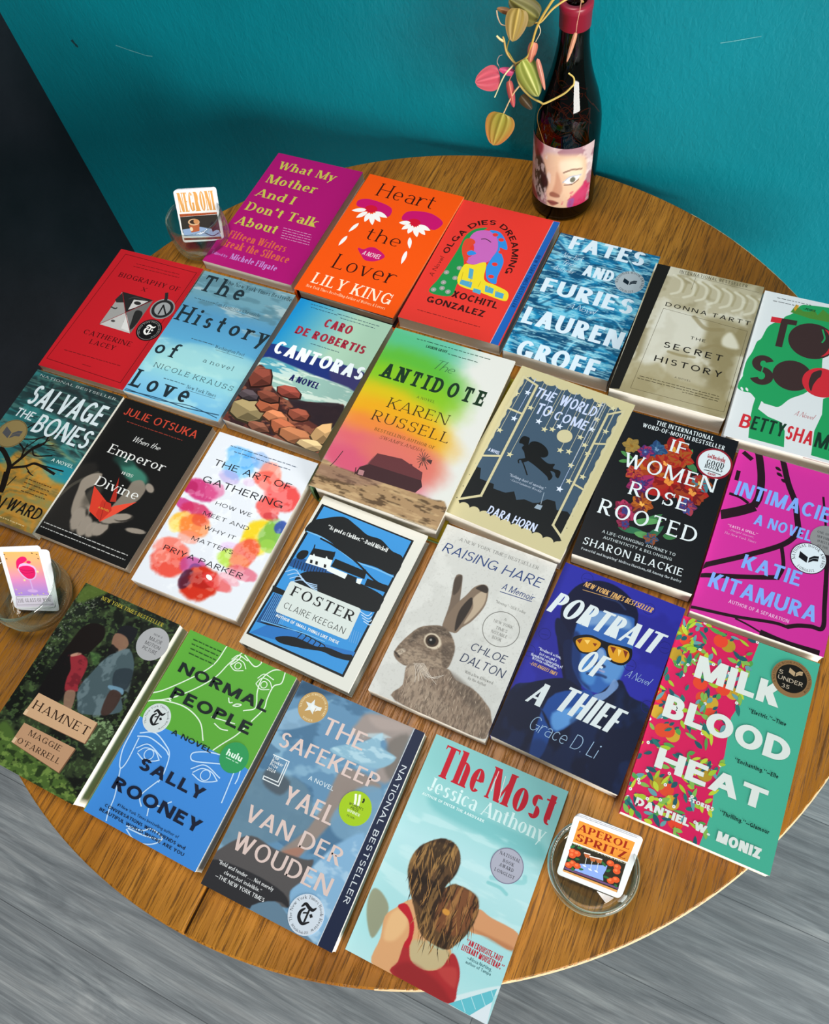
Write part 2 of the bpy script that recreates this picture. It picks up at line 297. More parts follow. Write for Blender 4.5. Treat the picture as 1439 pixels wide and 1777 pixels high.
def draw_glyph(c, p):
    V, h, n, x = p.V, p.h, p.n, p.x
    v, d, hb, a = p.v, p.d, p.hb, p.a
    if c == 'A': W = .74; d(W, 0, 0, .37, 1, n, 1); d(W, W, 0, .37, 1, V, 1); hb(.16, .58, .24, 0); 
    elif c == 'B':
        W = .6; v(W, 0, 0, 1, V, 2, 2); m = .52; ru = (1 - m + h / 2) / 2; rl = (m + h / 2) / 2
        a(.28, 1 - ru, .27, ru, -90, 90); a(.28, rl, .32, rl, -90, 90)
        hb(V * .5, .29, 1, 1); hb(V * .5, .29, m, .5); hb(V * .5, .29, 0, 0)
    elif c == 'C':
        W = .7; a(.37, .5, .37, .5, 42, 318)
        if p.sl: p.box(.64, .64 + p.sh, .62, .98)
    elif c == 'D': W = .72; v(W, 0, 0, 1, V, 2, 2); a(.28, .5, .44, .5, -90, 90); hb(V * .5, .29, 1, 1); hb(V * .5, .29, 0, 0)
    elif c == 'E': W = .54; v(W, 0, 0, 1, V, 2, 2); hb(0, .51, 1, 1, -1); hb(0, .44, .53, .5, 2); hb(0, .54, 0, 0, 1)
    elif c == 'F': W = .52; v(W, 0, 0, 1, V, 1, 2); hb(0, .52, 1, 1, -1); hb(0, .43, .5, .5, 2)
    elif c == 'G':
        W = .76; a(.37, .5, .37, .5, 42, 330); hb(.42, W, .46, 1); v(W, W, .04, .46, V, 0, 0)
        if p.sl: p.box(.66, .66 + p.sh, .62, .98)
    elif c == 'H': W = .72; v(W, 0, 0, 1); v(W, W, 0, 1); hb(0, W, .52, .5)
    elif c == 'I': W = V; v(W, 0, 0, 1)
    elif c == 'J': W = .42; v(W, W, .24, 1, V, 0, 1); a(W / 2, .26, W / 2, .26, 190, 360)
    elif c == 'K': W = .66; v(W, 0, 0, 1); d(W, .1, .38, W, 1, n, 0, 1); d(W, .2, .6, W, 0, V, 0, 1)
    elif c == 'L': W = .52; v(W, 0, 0, 1, V, 2, 1); hb(0, W, 0, 0, 1)
    elif c == 'M': W = .88; v(W, 0, 0, 1, n, 1, 2); d(W, .02, 1, .44, .0, V); d(W, .44, 0, W - .02, 1, n); v(W, W, 0, 1, V, 1, 3)
    elif c == 'N': W = .74; v(W, 0, 0, 1, n, 1, 2); d(W, 0, 1, W, 0, V); v(W, W, 0, 1, n, 0, 1)
    elif c == 'O': W = .78; a(.39, .5, .39, .51, 0, 360)
    elif c == 'P':
        W = .58; v(W, 0, 0, 1, V, 1, 2); m = .44; r = (1 - m) / 2
        a(.27, 1 - r, .31, r, -90, 90); hb(V * .5, .28, 1, 1); hb(V * .5, .28, m, 0)
    elif c == 'Q': W = .78; a(.39, .5, .39, .51, 0, 360); d(W, .45, .25, .78, -.12, V)
    elif c == 'R':
        W = .62; v(W, 0, 0, 1, V, 1, 2); m = .44; r = (1 - m) / 2
        a(.27, 1 - r, .31, r, -90, 90); hb(V * .5, .28, 1, 1); hb(V * .5, .28, m, 0); d(W, .2, .5, W, 0, V, 0, 3)
    elif c == 'S': W = .55; p.esse(W, 0, 1)
    elif c == 'T': W = .62; hb(0, W, 1, 1, -1, -1); v(W, W / 2, 0, 1, V, 1, 0)
    elif c == 'U': W = .7; v(W, 0, .35, 1, V, 0, 1); v(W, W, .35, 1, V, 0, 1); a(W / 2, .36, W / 2, .36, 180, 360)
    elif c == 'V': W = .7; d(W, 0, 1, .35, 0, V, 1); d(W, W, 1, .35, 0, n, 1)
    elif c == 'W': W = 1.02; d(W, 0, 1, .27, 0, V, 1); d(W, .27, 0, .51, 1, n); d(W, .51, 1, .75, 0, V); d(W, .75, 0, W, 1, n, 0, 1)
    elif c == 'X': W = .68; d(W, 0, 1, W, 0, V, 1, 1); d(W, 0, 0, W, 1, n, 1, 1)
    elif c == 'Y': W = .66; d(W, 0, 1, .33, .42, V, 1); d(W, W, 1, .33, .42, n, 1); v(W, W / 2, 0, .46, V, 1, 0)
    elif c == 'Z': W = .6; hb(0, W, 1, 1, 0, -1); hb(0, W, 0, 0, 1); d(W, 0, 0, W, 1, V)
    elif c == '&': W = .7; a(.3, .76, .2, .24, 0, 360); a(.28, .27, .28, .28, 60, 330); d(W, .16, .66, W, 0, V)
    elif c == '0': W = .56; a(W / 2, .5, W / 2, .51, 0, 360)
    elif c == '1': W = .3; v(W, W, 0, 1, V, 1, 0); d(W, 0, .78, W, 1, n)
    elif c == '2': W = .54; a(.27, .7, .26, .31, -20, 165); d(W, 0, 0, W * .92, .62, V); hb(0, W, 0, 0)
    elif c == '3': W = .52; a(.24, .74, .25, .26 + h / 4, -90, 150); a(.24, .26, .28, .26 + h / 4, -150, 90)
    elif c == '4': W = .58; v(W, W * .8, 0, 1, V, 0, 0); d(W, 0, .26, W * .72, 1, n); hb(0, W, .2, 0)
    elif c == '5': W = .52; hb(.08, .48, 1, 1); v(W, .06, .5, 1, V, 0, 0); a(.22, .31, .3, .31, -150, 115)
    elif c == '6': W = .54; a(.27, .3, .27, .31, 0, 360); a(.4, .4, .4, .6, 100, 185)
    elif c == '7': W = .52; hb(0, W, 1, 1); d(W, .1, 0, W, 1, V)
    elif c == '8': W = .54; a(.27, .75, .23, .25 + h / 4, 0, 360); a(.27, .25, .27, .25 + h / 4, 0, 360)
    elif c == '9': W = .54; a(.27, .69, .27, .31, 0, 360); a(.14, .6, .4, .6, -80, 5)
    elif c == '.': W = V * 1.1; p.dot(W / 2, V * .55, V * .6)
    elif c == ',': W = V * 1.1; p.dot(W / 2, V * .55, V * .6); d(W, 0, -.16, W, .08, V * .7)
    elif c in "'’": W = V * 1.1; d(W, 0, .72, W, 1, V)
    elif c in '"“”': W = V * 3; p.box(0, V, .72, 1); p.box(2 * V, 3 * V, .72, 1)
    elif c == '-': W = .3; hb(0, W, .4, .5)
    elif c == '—': W = .8; hb(0, W, .36, .5)
    elif c == '!': W = V * 1.2; p.box(.1 * V, 1.1 * V, .3, 1); p.dot(W / 2, V * .55, V * .6)
    elif c == ':': W = V * 1.2; p.dot(W / 2, V * .6, V * .6); p.dot(W / 2, x - V * .6, V * .6)
    elif c == '#': W = .6; d(W, .08, 0, .28, 1, n); d(W, .34, 0, .54, 1, n); hb(0, W, .66, .5); hb(0, W, .33, .5)
    elif c == '|': W = V; p.box(0, n, -.1, 1)
    elif c == '/': W = .4; d(W, 0, 0, W, 1, n)
    elif c == 'a': W = .5; v(W, W, 0, x - .22, V, 3, 0); a(.25, x - .24, .25, .24, 0, 150); a(.23, .2, .23, .2, 90, 270); hb(.22, W - V * .5, .4, 1); hb(.22, W - V * .5, 0, 0)
    elif c == 'b': W = .56; v(W, 0, 0, 1.04, V, 0, 2); a(W / 2, x / 2, W / 2, x / 2, 0, 360)
    elif c == 'c': W = .48; a(.27, x / 2, .27, x / 2, 45, 315)
    elif c == 'd': W = .56; v(W, W, 0, 1.04, V, 3, 2); a(W / 2, x / 2, W / 2, x / 2, 0, 360)
    elif c == 'e': W = .54; a(.27, x / 2, .27, x / 2, 0, 312); hb(V * .5, W - V * .3, x / 2, .5)
    elif c == 'f': W = .4; p.box(.1, .1 + V, 0, .8); a(.32, .8, .22, .24, 45, 180); hb(-.02, .36, x, 1); p.foot(.1 + V / 2, V / 2, 0, 1)
    elif c == 'g': W = .55; a(W / 2, x / 2, W / 2, x / 2, 0, 360); v(W, W, -.08, x, V, 0, 3); a(W / 2, -.06, W / 2, .26, 195, 360)
    elif c == 'h': W = .54; v(W, 0, 0, 1.04, V, 1, 2); v(W, W, 0, x - .26, V, 1, 0); a(W / 2, x - .28, W / 2, .28, 0, 180)
    elif c == 'i': W = V; v(W, 0, 0, x, V, 1, 2); p.dot(V / 2, .9, max(V * .62, .06))
    elif c == 'j': W = .2; v(W, W, -.1, x, V, 0, 2); p.dot(W - V / 2, .9, max(V * .62, .06)); a(W - .2, -.08, .2, .22, 270, 360)
    elif c == 'k': W = .54; v(W, 0, 0, 1.04, V, 1, 2); d(W, .06, .24, W, x, n, 0, 1); d(W, .14, .38, W, 0, V, 0, 1)
    elif c == 'l': W = V; v(W, 0, 0, 1.04, V, 1, 2)
    elif c == 'm': W = .86; v(W, 0, 0, x, V, 1, 2); v(W, W / 2, 0, x - .26, V, 1, 0); v(W, W, 0, x - .26, V, 1, 0); a(.215 + V / 4, x - .28, .215 + V / 4, .28, 0, 180); a(W - .215 - V / 4, x - .28, .215 + V / 4, .28, 0, 180)
    elif c == 'n': W = .54; v(W, 0, 0, x, V, 1, 2); v(W, W, 0, x - .26, V, 1, 0); a(W / 2, x - .28, W / 2, .28, 0, 180)
    elif c == 'o': W = .56; a(W / 2, x / 2, W / 2, x / 2, 0, 360)
    elif c == 'p': W = .56; v(W, 0, -.32, x, V, 1, 2); a(W / 2, x / 2, W / 2, x / 2, 0, 360)
    elif c == 'q': W = .56; v(W, W, -.32, x, V, 1, 3); a(W / 2, x / 2, W / 2, x / 2, 0, 360)
    elif c == 'r': W = .38; v(W, 0, 0, x, V, 1, 2); a(.3, x - .26, .26, .26, 50, 180)
    elif c == 's': W = .42; p.esse(W, 0, x)
    elif c == 't': W = .36; p.box(.08, .08 + V, .16, .9); hb(-.03, .34, x, 1); a(.25, .18, .17, .18, 180, 300)
    elif c == 'u': W = .54; v(W, 0, .26, x, V, 0, 2); v(W, W, 0, x, V, 3, 2); a(W / 2, .28, W / 2, .28, 180, 360)
    elif c == 'v': W = .52; d(W, 0, x, W / 2, 0, V, 1); d(W, W, x, W / 2, 0, n, 1)
    elif c == 'w': W = .78; d(W, 0, x, .21, 0, V, 1); d(W, .21, 0, .39, x, n); d(W, .39, x, .57, 0, V); d(W, .57, 0, W, x, n, 0, 1)
    elif c == 'x': W = .52; d(W, 0, x, W, 0, V, 1, 1); d(W, 0, 0, W, x, n, 1, 1)
    elif c == 'y': W = .54; d(W, 0, x, W / 2, 0, V, 1); d(W, .1, -.32, W, x, n, 0, 1)
    elif c == 'z': W = .46; hb(0, W, x, 1); hb(0, W, 0, 0); d(W, 0, 0, W, x, V)
    else: W = .3
    return W

# V stem, h bar, n thin stem, sl serif length, sh serif height, x-height, sp letter gap, slant
FONTS = {
    'sans':   (.13, .12, .13, 0, 0, .68, .15, 0),   'light': (.075, .07, .075, 0, 0, .66, .18, 0),
    'bold':   (.2, .18, .2, 0, 0, .7, .12, 0),      'black': (.29, .25, .27, 0, 0, .72, .07, 0),
    'cond':   (.25, .17, .25, 0, 0, .72, .13, 0),   'wide':  (.11, .1, .11, 0, 0, .68, .3, 0),
    'ital':   (.11, .1, .11, 0, 0, .66, .13, .22),
    'serif':  (.13, .055, .06, .075, .045, .66, .09, 0),  'serifb': (.2, .065, .085, .075, .05, .7, .06, 0),
    'serifl': (.095, .045, .05, .07, .035, .66, .1, 0),  'serifi': (.11, .05, .06, .05, .035, .64, .14, .25),
    'flare':  (.14, .09, .1, .045, .05, .68, .16, 0),     'slab':  (.17, .14, .17, .12, .1, .7, .22, 0),
    'type':   (.09, .075, .085, .1, .06, .66, .22, 0),    'hand':  (.1, .09, .1, 0, 0, .62, .13, .18),
    'brush':  (.17, .15, .16, 0, 0, .68, .12, .06),       'script': (.07, .04, .04, .02, .03, .52, .05, .38),
    'deco':   (.21, .055, .08, .05, .04, .74, .05, 0),      'jazz':  (.22, .09, .11, 0, 0, .7, .09, .28),
    'roman':  (.15, .07, .08, .085, .05, .66, .14, 0),
}
GLYPHS = {}
def glyph(c, V, h, n, sl, sh, x, seg):
    k = (c, round(V, 3), h, round(n, 3), round(sl, 3), round(sh, 3), x, seg)
    if k not in GLYPHS:
        p = Pen(k[1], h, k[3], k[4], sh, seg, x)
        W = draw_glyph(c, p)
        GLYPHS[k] = (W, np.array(p.q, float).reshape(-1, 4, 2))
    return GLYPHS[k]
def text_quads(font, s, width, cap, seg=9, jit=0, seed=1):
    """quads of one line, baseline at y=0, fitted to the given width (None = natural)."""
    V, h, n, sl, sh, x, sp, slant = FONTS[font]
    xs = 1.0
    for it in range(3 if width else 1):
        L = []; pen = 0.0
        for c in s:
            if c == ' ': pen += .34; continue
            g = xs ** -.45
            W, q = glyph(c, min(V * g, .42), h, n * g, sl * g, sh, x, seg)
            side = sl * g * .7
            L.append((c, q, pen + side)); pen += W + sp + 2 * side
        tot = pen - sp
        if width: xs = width / (tot * cap)
    rng = random.Random(seed)
    out = []
    for c, q, off in L:
        if not len(q): continue
        r = q.copy()
        if jit:
            t = rng.uniform(-jit, jit); cxy = np.array([.3, .5]); r = (r - cxy) @ np.array([[math.cos(t), math.sin(t)], [-math.sin(t), math.cos(t)]]) * rng.uniform(1 - jit * .6, 1 + jit * .6) + cxy
            r[..., 1] += rng.uniform(-jit, jit) * .5
        r[..., 0] += off + slant / xs * r[..., 1]
        out.append(r)
    if not out: return np.zeros((0, 4, 2)), 0
    Q = np.concatenate(out); Q[..., 0] *= xs * cap; Q[..., 1] *= cap
    return Q, tot * xs * cap

# ------------------------------------------------------------------ printed artwork: soft painting on a grid + crisp shapes on top
def fbm(X, Y, seed, octs=4):
    rs = np.random.RandomState(seed); out = np.zeros_like(X); amp, tot = 1.0, 0.0
    for o in range(octs):
        G = rs.rand(64, 64); x = X * 2 ** o + 7.3 * o; y = Y * 2 ** o + 3.1 * o
        xi, yi = np.floor(x).astype(int), np.floor(y).astype(int); fx, fy = x - xi, y - yi
        fx = fx * fx * (3 - 2 * fx); fy = fy * fy * (3 - 2 * fy)
        a = G[yi % 64, xi % 64]; b = G[yi % 64, (xi + 1) % 64]; c = G[(yi + 1) % 64, xi % 64]; d = G[(yi + 1) % 64, (xi + 1) % 64]
        out += amp * ((a * (1 - fx) + b * fx) * (1 - fy) + (c * (1 - fx) + d * fx) * fy); tot += amp; amp *= .55
    return out / tot
def sstep(a, b, x):
    t = np.clip((x - a) / (b - a), 0, 1); return t * t * (3 - 2 * t)
def pairs(L): return [(L[i], L[i + 1]) for i in range(0, len(L), 2)]
def segdist(X, Y, P, closed):
    d = np.full(X.shape, 1e9); ins = np.zeros(X.shape, bool); n = len(P)
    for i in range(n if closed else n - 1):
        (x0, y0), (x1, y1) = P[i], P[(i + 1) % n]
        dx, dy = x1 - x0, y1 - y0; L = dx * dx + dy * dy + 1e-9
        t = np.clip(((X - x0) * dx + (Y - y0) * dy) / L, 0, 1)
        d = np.minimum(d, (X - x0 - t * dx) ** 2 + (Y - y0 - t * dy) ** 2)
        if closed and abs(dy) > 1e-9: ins ^= ((y0 > Y) != (y1 > Y)) & (X < dx * (Y - y0) / dy + x0)
    return np.sqrt(d), ins
def inpoly(x, y, P):
    c = False; n = len(P)
    for i in range(n):
        (x0, y0), (x1, y1) = P[i], P[(i + 1) % n]
        if (y0 > y) != (y1 > y) and x < (x1 - x0) * (y - y0) / (y1 - y0) + x0: c = not c
    return c
class Canvas:
    def __init__(s, nx, H, base):
        ny = max(2, int(nx * H / 1000)); s.nx, s.ny = nx, ny
        s.X, s.Y = np.meshgrid(np.linspace(0, 1000, nx + 1), np.linspace(0, H, ny + 1)); s.H = H
        s.C = np.empty(s.X.shape + (3,)); s.C[:] = hx(base)
    def put(s, m, col, sl=None):
        c = hx(col) if isinstance(col, str) else col
        if sl is None: s.C += m[..., None] * (c - s.C)
        else: s.C[sl] += m[..., None] * (c - s.C[sl])
    def clip(s, x0, x1, y0, y1):
        jx0, jx1 = int(np.clip(x0 / 1000 * s.nx - 1, 0, s.nx + 1)), int(np.clip(x1 / 1000 * s.nx + 3, 0, s.nx + 1))
        jy0, jy1 = int(np.clip(y0 / s.H * s.ny - 1, 0, s.ny + 1)), int(np.clip(y1 / s.H * s.ny + 3, 0, s.ny + 1))
        return None if jx1 <= jx0 or jy1 <= jy0 else (slice(jy0, jy1), slice(jx0, jx1))
    def poly(s, P, soft, sl=None):
        P = smooth(P, True, 4); p = np.array(P)
        sl = s.clip(p[:, 0].min() - soft, p[:, 0].max() + soft, p[:, 1].min() - soft, p[:, 1].max() + soft)
        if sl is None: return None, None
        d, i = segdist(s.X[sl], s.Y[sl], P, True)
        return sl, sstep(-.5, .5, np.where(i, d, -d) / max(soft, 2.0))
    def op(s, o):
        k = o[0]
        if k == 'gv':
            ys = [a for a, _ in o[1]]; cs = np.array([hx(c) for _, c in o[1]])
            for j in range(3): s.C[..., j] = np.interp(s.Y, ys, cs[:, j])
        elif k == 'gg':
            t = np.clip((s.X - o[1]) / (o[3] - o[1]) + (s.Y - 300) / 4000, 0, 1); s.C[:] = hx(o[2]) + t[..., None] * (hx(o[4]) - hx(o[2]))
        elif k == 'gw':
            n = fbm(s.X / 420, s.Y / 420, 31, 3); q = np.sin((s.Y * .8 + 120 * np.sin(s.X / 150 + 7 * n) + 420 * n) / 30) * .5 + .5
            r = fbm(s.X / 30, s.Y / 18, 32); q = np.clip(q * .7 + r * .5 - .1, 0, 1)
            s.put(o[3] * sstep(.5, .95, q), o[2]); s.put(o[3] * sstep(.5, .1, q), o[1])
        elif k == 'gb':
            _, col, al, x, y, rx, ry, rot, soft = o
            R = max(rx, ry) * (1.3 + soft); sl = s.clip(x - R, x + R, y - R, y + R)
            if sl is None: return
            t = math.radians(rot); dx, dy = s.X[sl] - x, s.Y[sl] - y
            u = (dx * math.cos(t) + dy * math.sin(t)) / rx; v = (-dx * math.sin(t) + dy * math.cos(t)) / ry
            d = np.sqrt(u * u + v * v) + (fbm(s.X[sl] / 60, s.Y[sl] / 60, int(x + y) % 97) - .5) * (.5 * min(1, soft * 2) if soft < .6 else .12)
            s.put(al * sstep(1 + soft / 2, 1 - soft / 2, d), col, sl)
        elif k == 'gp':
            sl, m = s.poly(pairs(o[4]), o[3])
            if sl: s.put(o[2] * m, o[1], sl)
        elif k == 'gs':
            P = smooth(pairs(o[4]), False, 6); p = np.array(P); w = o[3]
            sl = s.clip(p[:, 0].min() - w, p[:, 0].max() + w, p[:, 1].min() - w, p[:, 1].max() + w)
            if sl is None: return
            d, _ = segdist(s.X[sl], s.Y[sl], P, False); s.put(o[2] * sstep(w * .7, w * .3, d), o[1], sl)
        elif k == 'gn':
            _, col, al, sx, sy, seed, lo, hi, pl = o
            if pl:
                sl, m = s.poly(pairs(pl), 20)
                if sl is None: return
            else: sl, m = (slice(None), slice(None)), 1.0
            s.put(al * m * sstep(lo, hi, fbm(s.X[sl] / sx, s.Y[sl] / sy, seed) * 1.5 - .25), col, sl)
    def mesh(s, mb, pos):
        ny, nx = s.ny + 1, s.nx + 1; i = np.arange(nx * ny).reshape(ny, nx)
        F = np.stack([i[1:, :-1], i[1:, 1:], i[:-1, 1:], i[:-1, :-1]], -1).reshape(-1, 4)
        mb.add(pos(s.X.ravel(), s.Y.ravel()), F, lin(np.clip(s.C, 0, 1)).reshape(-1, 3))

DZ = 1.5e-6
class Art:
    """draws artwork ops given in cover units (0..1000 across, y down) on a flat rectangle w x h at height z"""
    def __init__(s, w, h, z, parent, edge, material, frame=None, seed=1):
        s.w, s.h, s.z0, s.S, s.H = w, h, z, w / 1000, h / w * 1000
        s.mb = MB(); s.k = 0; s.parent = parent; s.material = material; s.edge = edge; s.stickers = []; s.rng = random.Random(seed); s.clamp = True
    def pos(s, X, Y):
        X, Y = np.asarray(X, float), np.asarray(Y, float)
        if s.clamp: X = np.clip(X, 0, 1000); Y = np.clip(Y, 0, s.H)
        return np.stack([(X - 500) * s.S, s.h / 2 - Y * s.S, np.full(X.shape, s.z0 + s.k * DZ)], -1).reshape(-1, 3)
    def poly(s, P, col):
        P = np.asarray(P, float)
        a = np.sum(P[:, 0] * np.roll(P[:, 1], -1) - np.roll(P[:, 0], -1) * P[:, 1])
        if a > 0: P = P[::-1]
        s.mb.add(s.pos(P[:, 0], P[:, 1]), [list(range(len(P)))], col); s.k += 1
    def quads(s, Q, col):                       # Q (n,4,2) in cover units, y down
        if not len(Q): return
        a = np.sum(Q[..., 0] * np.roll(Q[..., 1], -1, 1) - np.roll(Q[..., 0], -1, 1) * Q[..., 1], 1)
        Q = np.where((a > 0)[:, None, None], Q[:, ::-1], Q)
        V = s.pos(Q[..., 0].ravel(), Q[..., 1].ravel()); V[:, 2] += np.repeat(np.arange(len(Q)) % 13, 4) * .5e-6   # overlapping strokes never share a plane
        s.mb.add(V, np.arange(len(Q) * 4).reshape(-1, 4), col); s.k += 5 if len(Q) > 1 else 1
    def stroke(s, P, wd, col, taper=False):
        P = np.asarray(P, float); T = np.gradient(P, axis=0); L = np.linalg.norm(T, axis=1)[:, None] + 1e-9; Nn = np.stack([-T[:, 1], T[:, 0]], 1) / L
        w = np.full((len(P), 1), wd / 2.0)
        if taper: w *= np.sin(np.linspace(.18, PI - .12, len(P)))[:, None] ** .6
        A, B = P + Nn * w, P - Nn * w
        s.quads(np.stack([A[:-1], A[1:], B[1:], B[:-1]], 1), col)
    def leaf(s, a, b, wd, col):
        a, b = np.array(a, float), np.array(b, float); d = b - a; n = np.array([-d[1], d[0]]) / (np.linalg.norm(d) + 1e-9)
        t = np.linspace(0, 1, 9); w = wd / 2 * np.sin(PI * t ** .85) ** .8
        P = np.concatenate([a + d * t[:, None] + n * w[:, None], (a + d * t[:, None] - n * w[:, None])[::-1][1:-1]])
        s.poly(P, col)
    def disc(s, x, y, rx, ry, rot, col, n=36):
        t = np.linspace(0, 2 * PI, n, endpoint=False); c, z = math.cos(math.radians(rot)), math.sin(math.radians(rot))
        s.poly(np.stack([x + rx * np.cos(t) * c - ry * np.sin(t) * z, y + rx * np.cos(t) * z + ry * np.sin(t) * c], 1), col)
    def text(s, o):
        kw = o[9] if len(o) > 9 else {}
        _, font, txt, col, x0, y0, x1, y1, cap = o[:9]
        f = FONTS[font]
        if 'V' in kw:
            V = kw['V']; FONTS['_t'] = (V, f[1] * V / f[0], f[2] * V / f[0]) + f[3:]; font = '_t'
        d = np.array([x1 - x0, y1 - y0], float); L = np.linalg.norm(d); d /= L; n = np.array([d[1], -d[0]])
        Q, w = text_quads(font, txt, L, cap, 5 if cap < 34 else (10 if cap < 120 else 14), kw.get('jit', 0), len(txt))
        s.quads(np.array([x0, y0]) + Q[..., :1] * d + Q[..., 1:] * n, col)
    def run(s, ops):
        cv = None
        for o in ops:
            k = o[0]
            if cv is not None and k not in ('gv', 'gg', 'gw', 'gb', 'gp', 'gs', 'gn'):
                cv.mesh(s.mb, s.pos); cv = None; s.k += 1
            if k == 'G': cv = Canvas(o[1], s.H, o[2])
            elif k[0] == 'g': cv.op(o)
            elif k == 'B': s.poly([(0, 0), (1000, 0), (1000, s.H), (0, s.H)], o[1])
            elif k == 't': s.text(o)
            elif k == 'm':
                _, col, x0, y0, x1, y1, cap = o; x = x0; Q = []
                while x < x1:
                    e = min(x1, x + s.rng.uniform(14, 52)); h = cap * .34; yy = y0 + s.rng.uniform(-1, 1)
                    Q.append(((x, yy), (e, yy), (e, yy - h), (x, yy - h))); x = e + 9
                s.quads(np.array(Q, float), col)
            elif k == 'p': s.poly(pairs(o[2]), o[1])
            elif k == 'P': s.poly(pairs(o[2]), o[1])
            elif k == 's': s.poly(smooth(pairs(o[2]), True, 6), o[1])
            elif k == 'l': s.stroke(smooth(pairs(o[3]), False, 7), o[2], o[1])
            elif k == 'L':
                P = np.array(pairs(o[3]), float); h = o[2] / 2; Q = []
                for a, b in zip(P, P[1:]):
                    d = (b - a) / (np.linalg.norm(b - a) + 1e-9); n = np.array([-d[1], d[0]]); a, b = a - d * h * .9, b + d * h * .9
                    Q.append((a + n * h, b + n * h, b - n * h, a - n * h))
                s.quads(np.array(Q), o[1])
            elif k == 'o': s.disc(o[2], o[3], o[4], o[5], o[6], o[1])
            elif k == 'r':
                t = np.linspace(0, 2 * PI, 49); A = np.stack([np.cos(t), np.sin(t)], 1); c = np.array([o[2], o[3]])
                a, b = c + A * o[4], c + A * o[5]; s.quads(np.stack([a[:-1], a[1:], b[1:], b[:-1]], 1), o[1])
            elif k == 'f': s.leaf((o[2], o[3]), (o[4], o[5]), o[6], o[1])
            elif k == 'F':
                _, x, y, r, cols, n, seed, inner = o; rg = random.Random(seed)
                for ring, rr in ((0, 1.0), (1, .66)):
                    for i in range(n):
                        a = 2 * PI * (i + .5 * ring) / n + rg.uniform(-.25, .25); q = r * rr * rg.uniform(.8, 1.15)
                        s.leaf((x + .1 * q * math.cos(a), y + .1 * q * math.sin(a)), (x + q * math.cos(a), y + q * math.sin(a)), q * .75, cols[(i + ring) % len(cols)])
                        s.leaf((x + .3 * q * math.cos(a + .1), y + .3 * q * math.sin(a + .1)), (x + .92 * q * math.cos(a + .12), y + .92 * q * math.sin(a + .12)), q * .16, cols[(i + ring + 1) % len(cols)])
                if inner:
                    for i in range(6): s.disc(x + .13 * r * math.cos(i), y + .13 * r * math.sin(i * 1.7), r * .09, r * .09, 0, inner, 10)
            elif k == 'V':
                _, P, base, seed, leaves, fruit = o; P = pairs(P); s.poly(P, base); rg = random.Random(seed)
                X = [p[0] for p in P]; mx = max(X)
                for i in range(26):
                    x, y = rg.uniform(0, mx), rg.uniform(0, s.H)
                    if inpoly(min(x + 40, 999), y, P): s.disc(x, y, 52, 50, 0, fruit[i % len(fruit)], 22); s.leaf((x, y - 40), (x + 30, y - 75), 22, leaves[2])
                for i in range(250):
                    x, y = rg.uniform(-10, mx), rg.uniform(0, s.H); a = rg.uniform(0, 2 * PI); L = rg.uniform(50, 100)
                    if inpoly(x, y, P) or x < 0:
                        s.leaf((x, y), (min(x + L * math.cos(a), mx), y + L * math.sin(a)), rg.uniform(20, 36), leaves[i % len(leaves)])
                        if i % 6 == 0: s.disc(x, y, 12, 12, 0, 'dfe6e6', 8); s.disc(x, y, 4, 4, 0, 'c04a6a', 6)
            elif k == 'u':
                _, col, n, seed, P, ln, ang = o; P = pairs(P); rg = random.Random(seed); Q = []
                xs, ys = [p[0] for p in P], [p[1] for p in P]
                for i in range(n):
                    x, y = rg.uniform(min(xs), max(xs)), rg.uniform(min(ys), max(ys))
                    if not inpoly(x, y, P): continue
                    a = math.radians(ang + rg.uniform(-28, 28)); L = ln * rg.uniform(.5, 1.1); dx, dy = L * math.cos(a), L * math.sin(a)
                    Q.append(((x, y), (x + dx * .5 - 2.6, y + dy * .5), (x + dx, y + dy), (x + dx * .5 + 2.6, y + dy * .5)))
                s.quads(np.array(Q), col)
            elif k == 'K':                       # an angular boulder: outline, body, lit facet and dark facet of the printed picture
                _, col, x, y, rx, ry, seed = o; rg = random.Random(seed); c = lin(hx(col))
                q = np.array([(math.cos(PI * i / 4 + .3) * rg.uniform(.8, 1.15), math.sin(PI * i / 4 + .3) * rg.uniform(.8, 1.15)) for i in range(8)]) * (rx, ry)
                s.poly(q * 1.13 + (x + 6, y + 9), c * .12); s.poly(q + (x, y), c)
                s.poly(np.concatenate([q[4:8] * .9 - (rx * .05, ry * .06), [[rx * .2, -ry * .05]]]) + (x, y), np.minimum(c * 1.7, 1))
                s.poly(np.concatenate([q[0:3] * .95, [[rx * .15, ry * .1]]]) + (x, y), c * .5)
            elif k == '*':
                _, col, x, y, r = o
                s.poly([(x + (r if i % 2 == 0 else r * .42) * math.sin(PI * i / 5), y - (r if i % 2 == 0 else r * .42) * math.cos(PI * i / 5)) for i in range(10)], col)
            elif k == 'b':
                _, col, x, y, r = o
                s.poly([(x - r, y - .55 * r), (x - .08 * r, y - .1 * r), (x - .08 * r, y + .62 * r), (x - r, y + .25 * r)], col)
                for q in (0, 1):
                    f = .34 * q; s.poly([(x + .06 * r, y - .08 * r + f * r), (x + .5 * r, y - .5 * r + f * r), (x + r, y - .6 * r + f * r), (x + r, y - .3 * r + f * r), (x + .5 * r, y - .18 * r + f * r), (x + .06 * r, y + .22 * r + f * r)], col)
            elif k == 'T':
                _, col, x, y, r = o
                s.stroke(smooth([(x - .75 * r, y - .45 * r), (x - .45 * r, y - .85 * r), (x, y - .68 * r), (x + .45 * r, y - .62 * r), (x + .72 * r, y - .95 * r)], False, 6), r * .34, col, True)
                s.stroke(smooth([(x - .3 * r, y - .5 * r), (x - .62 * r, y - .05 * r), (x - .55 * r, y + .5 * r), (x, y + .86 * r), (x + .62 * r, y + .45 * r)], False, 6), r * .34, col, True)
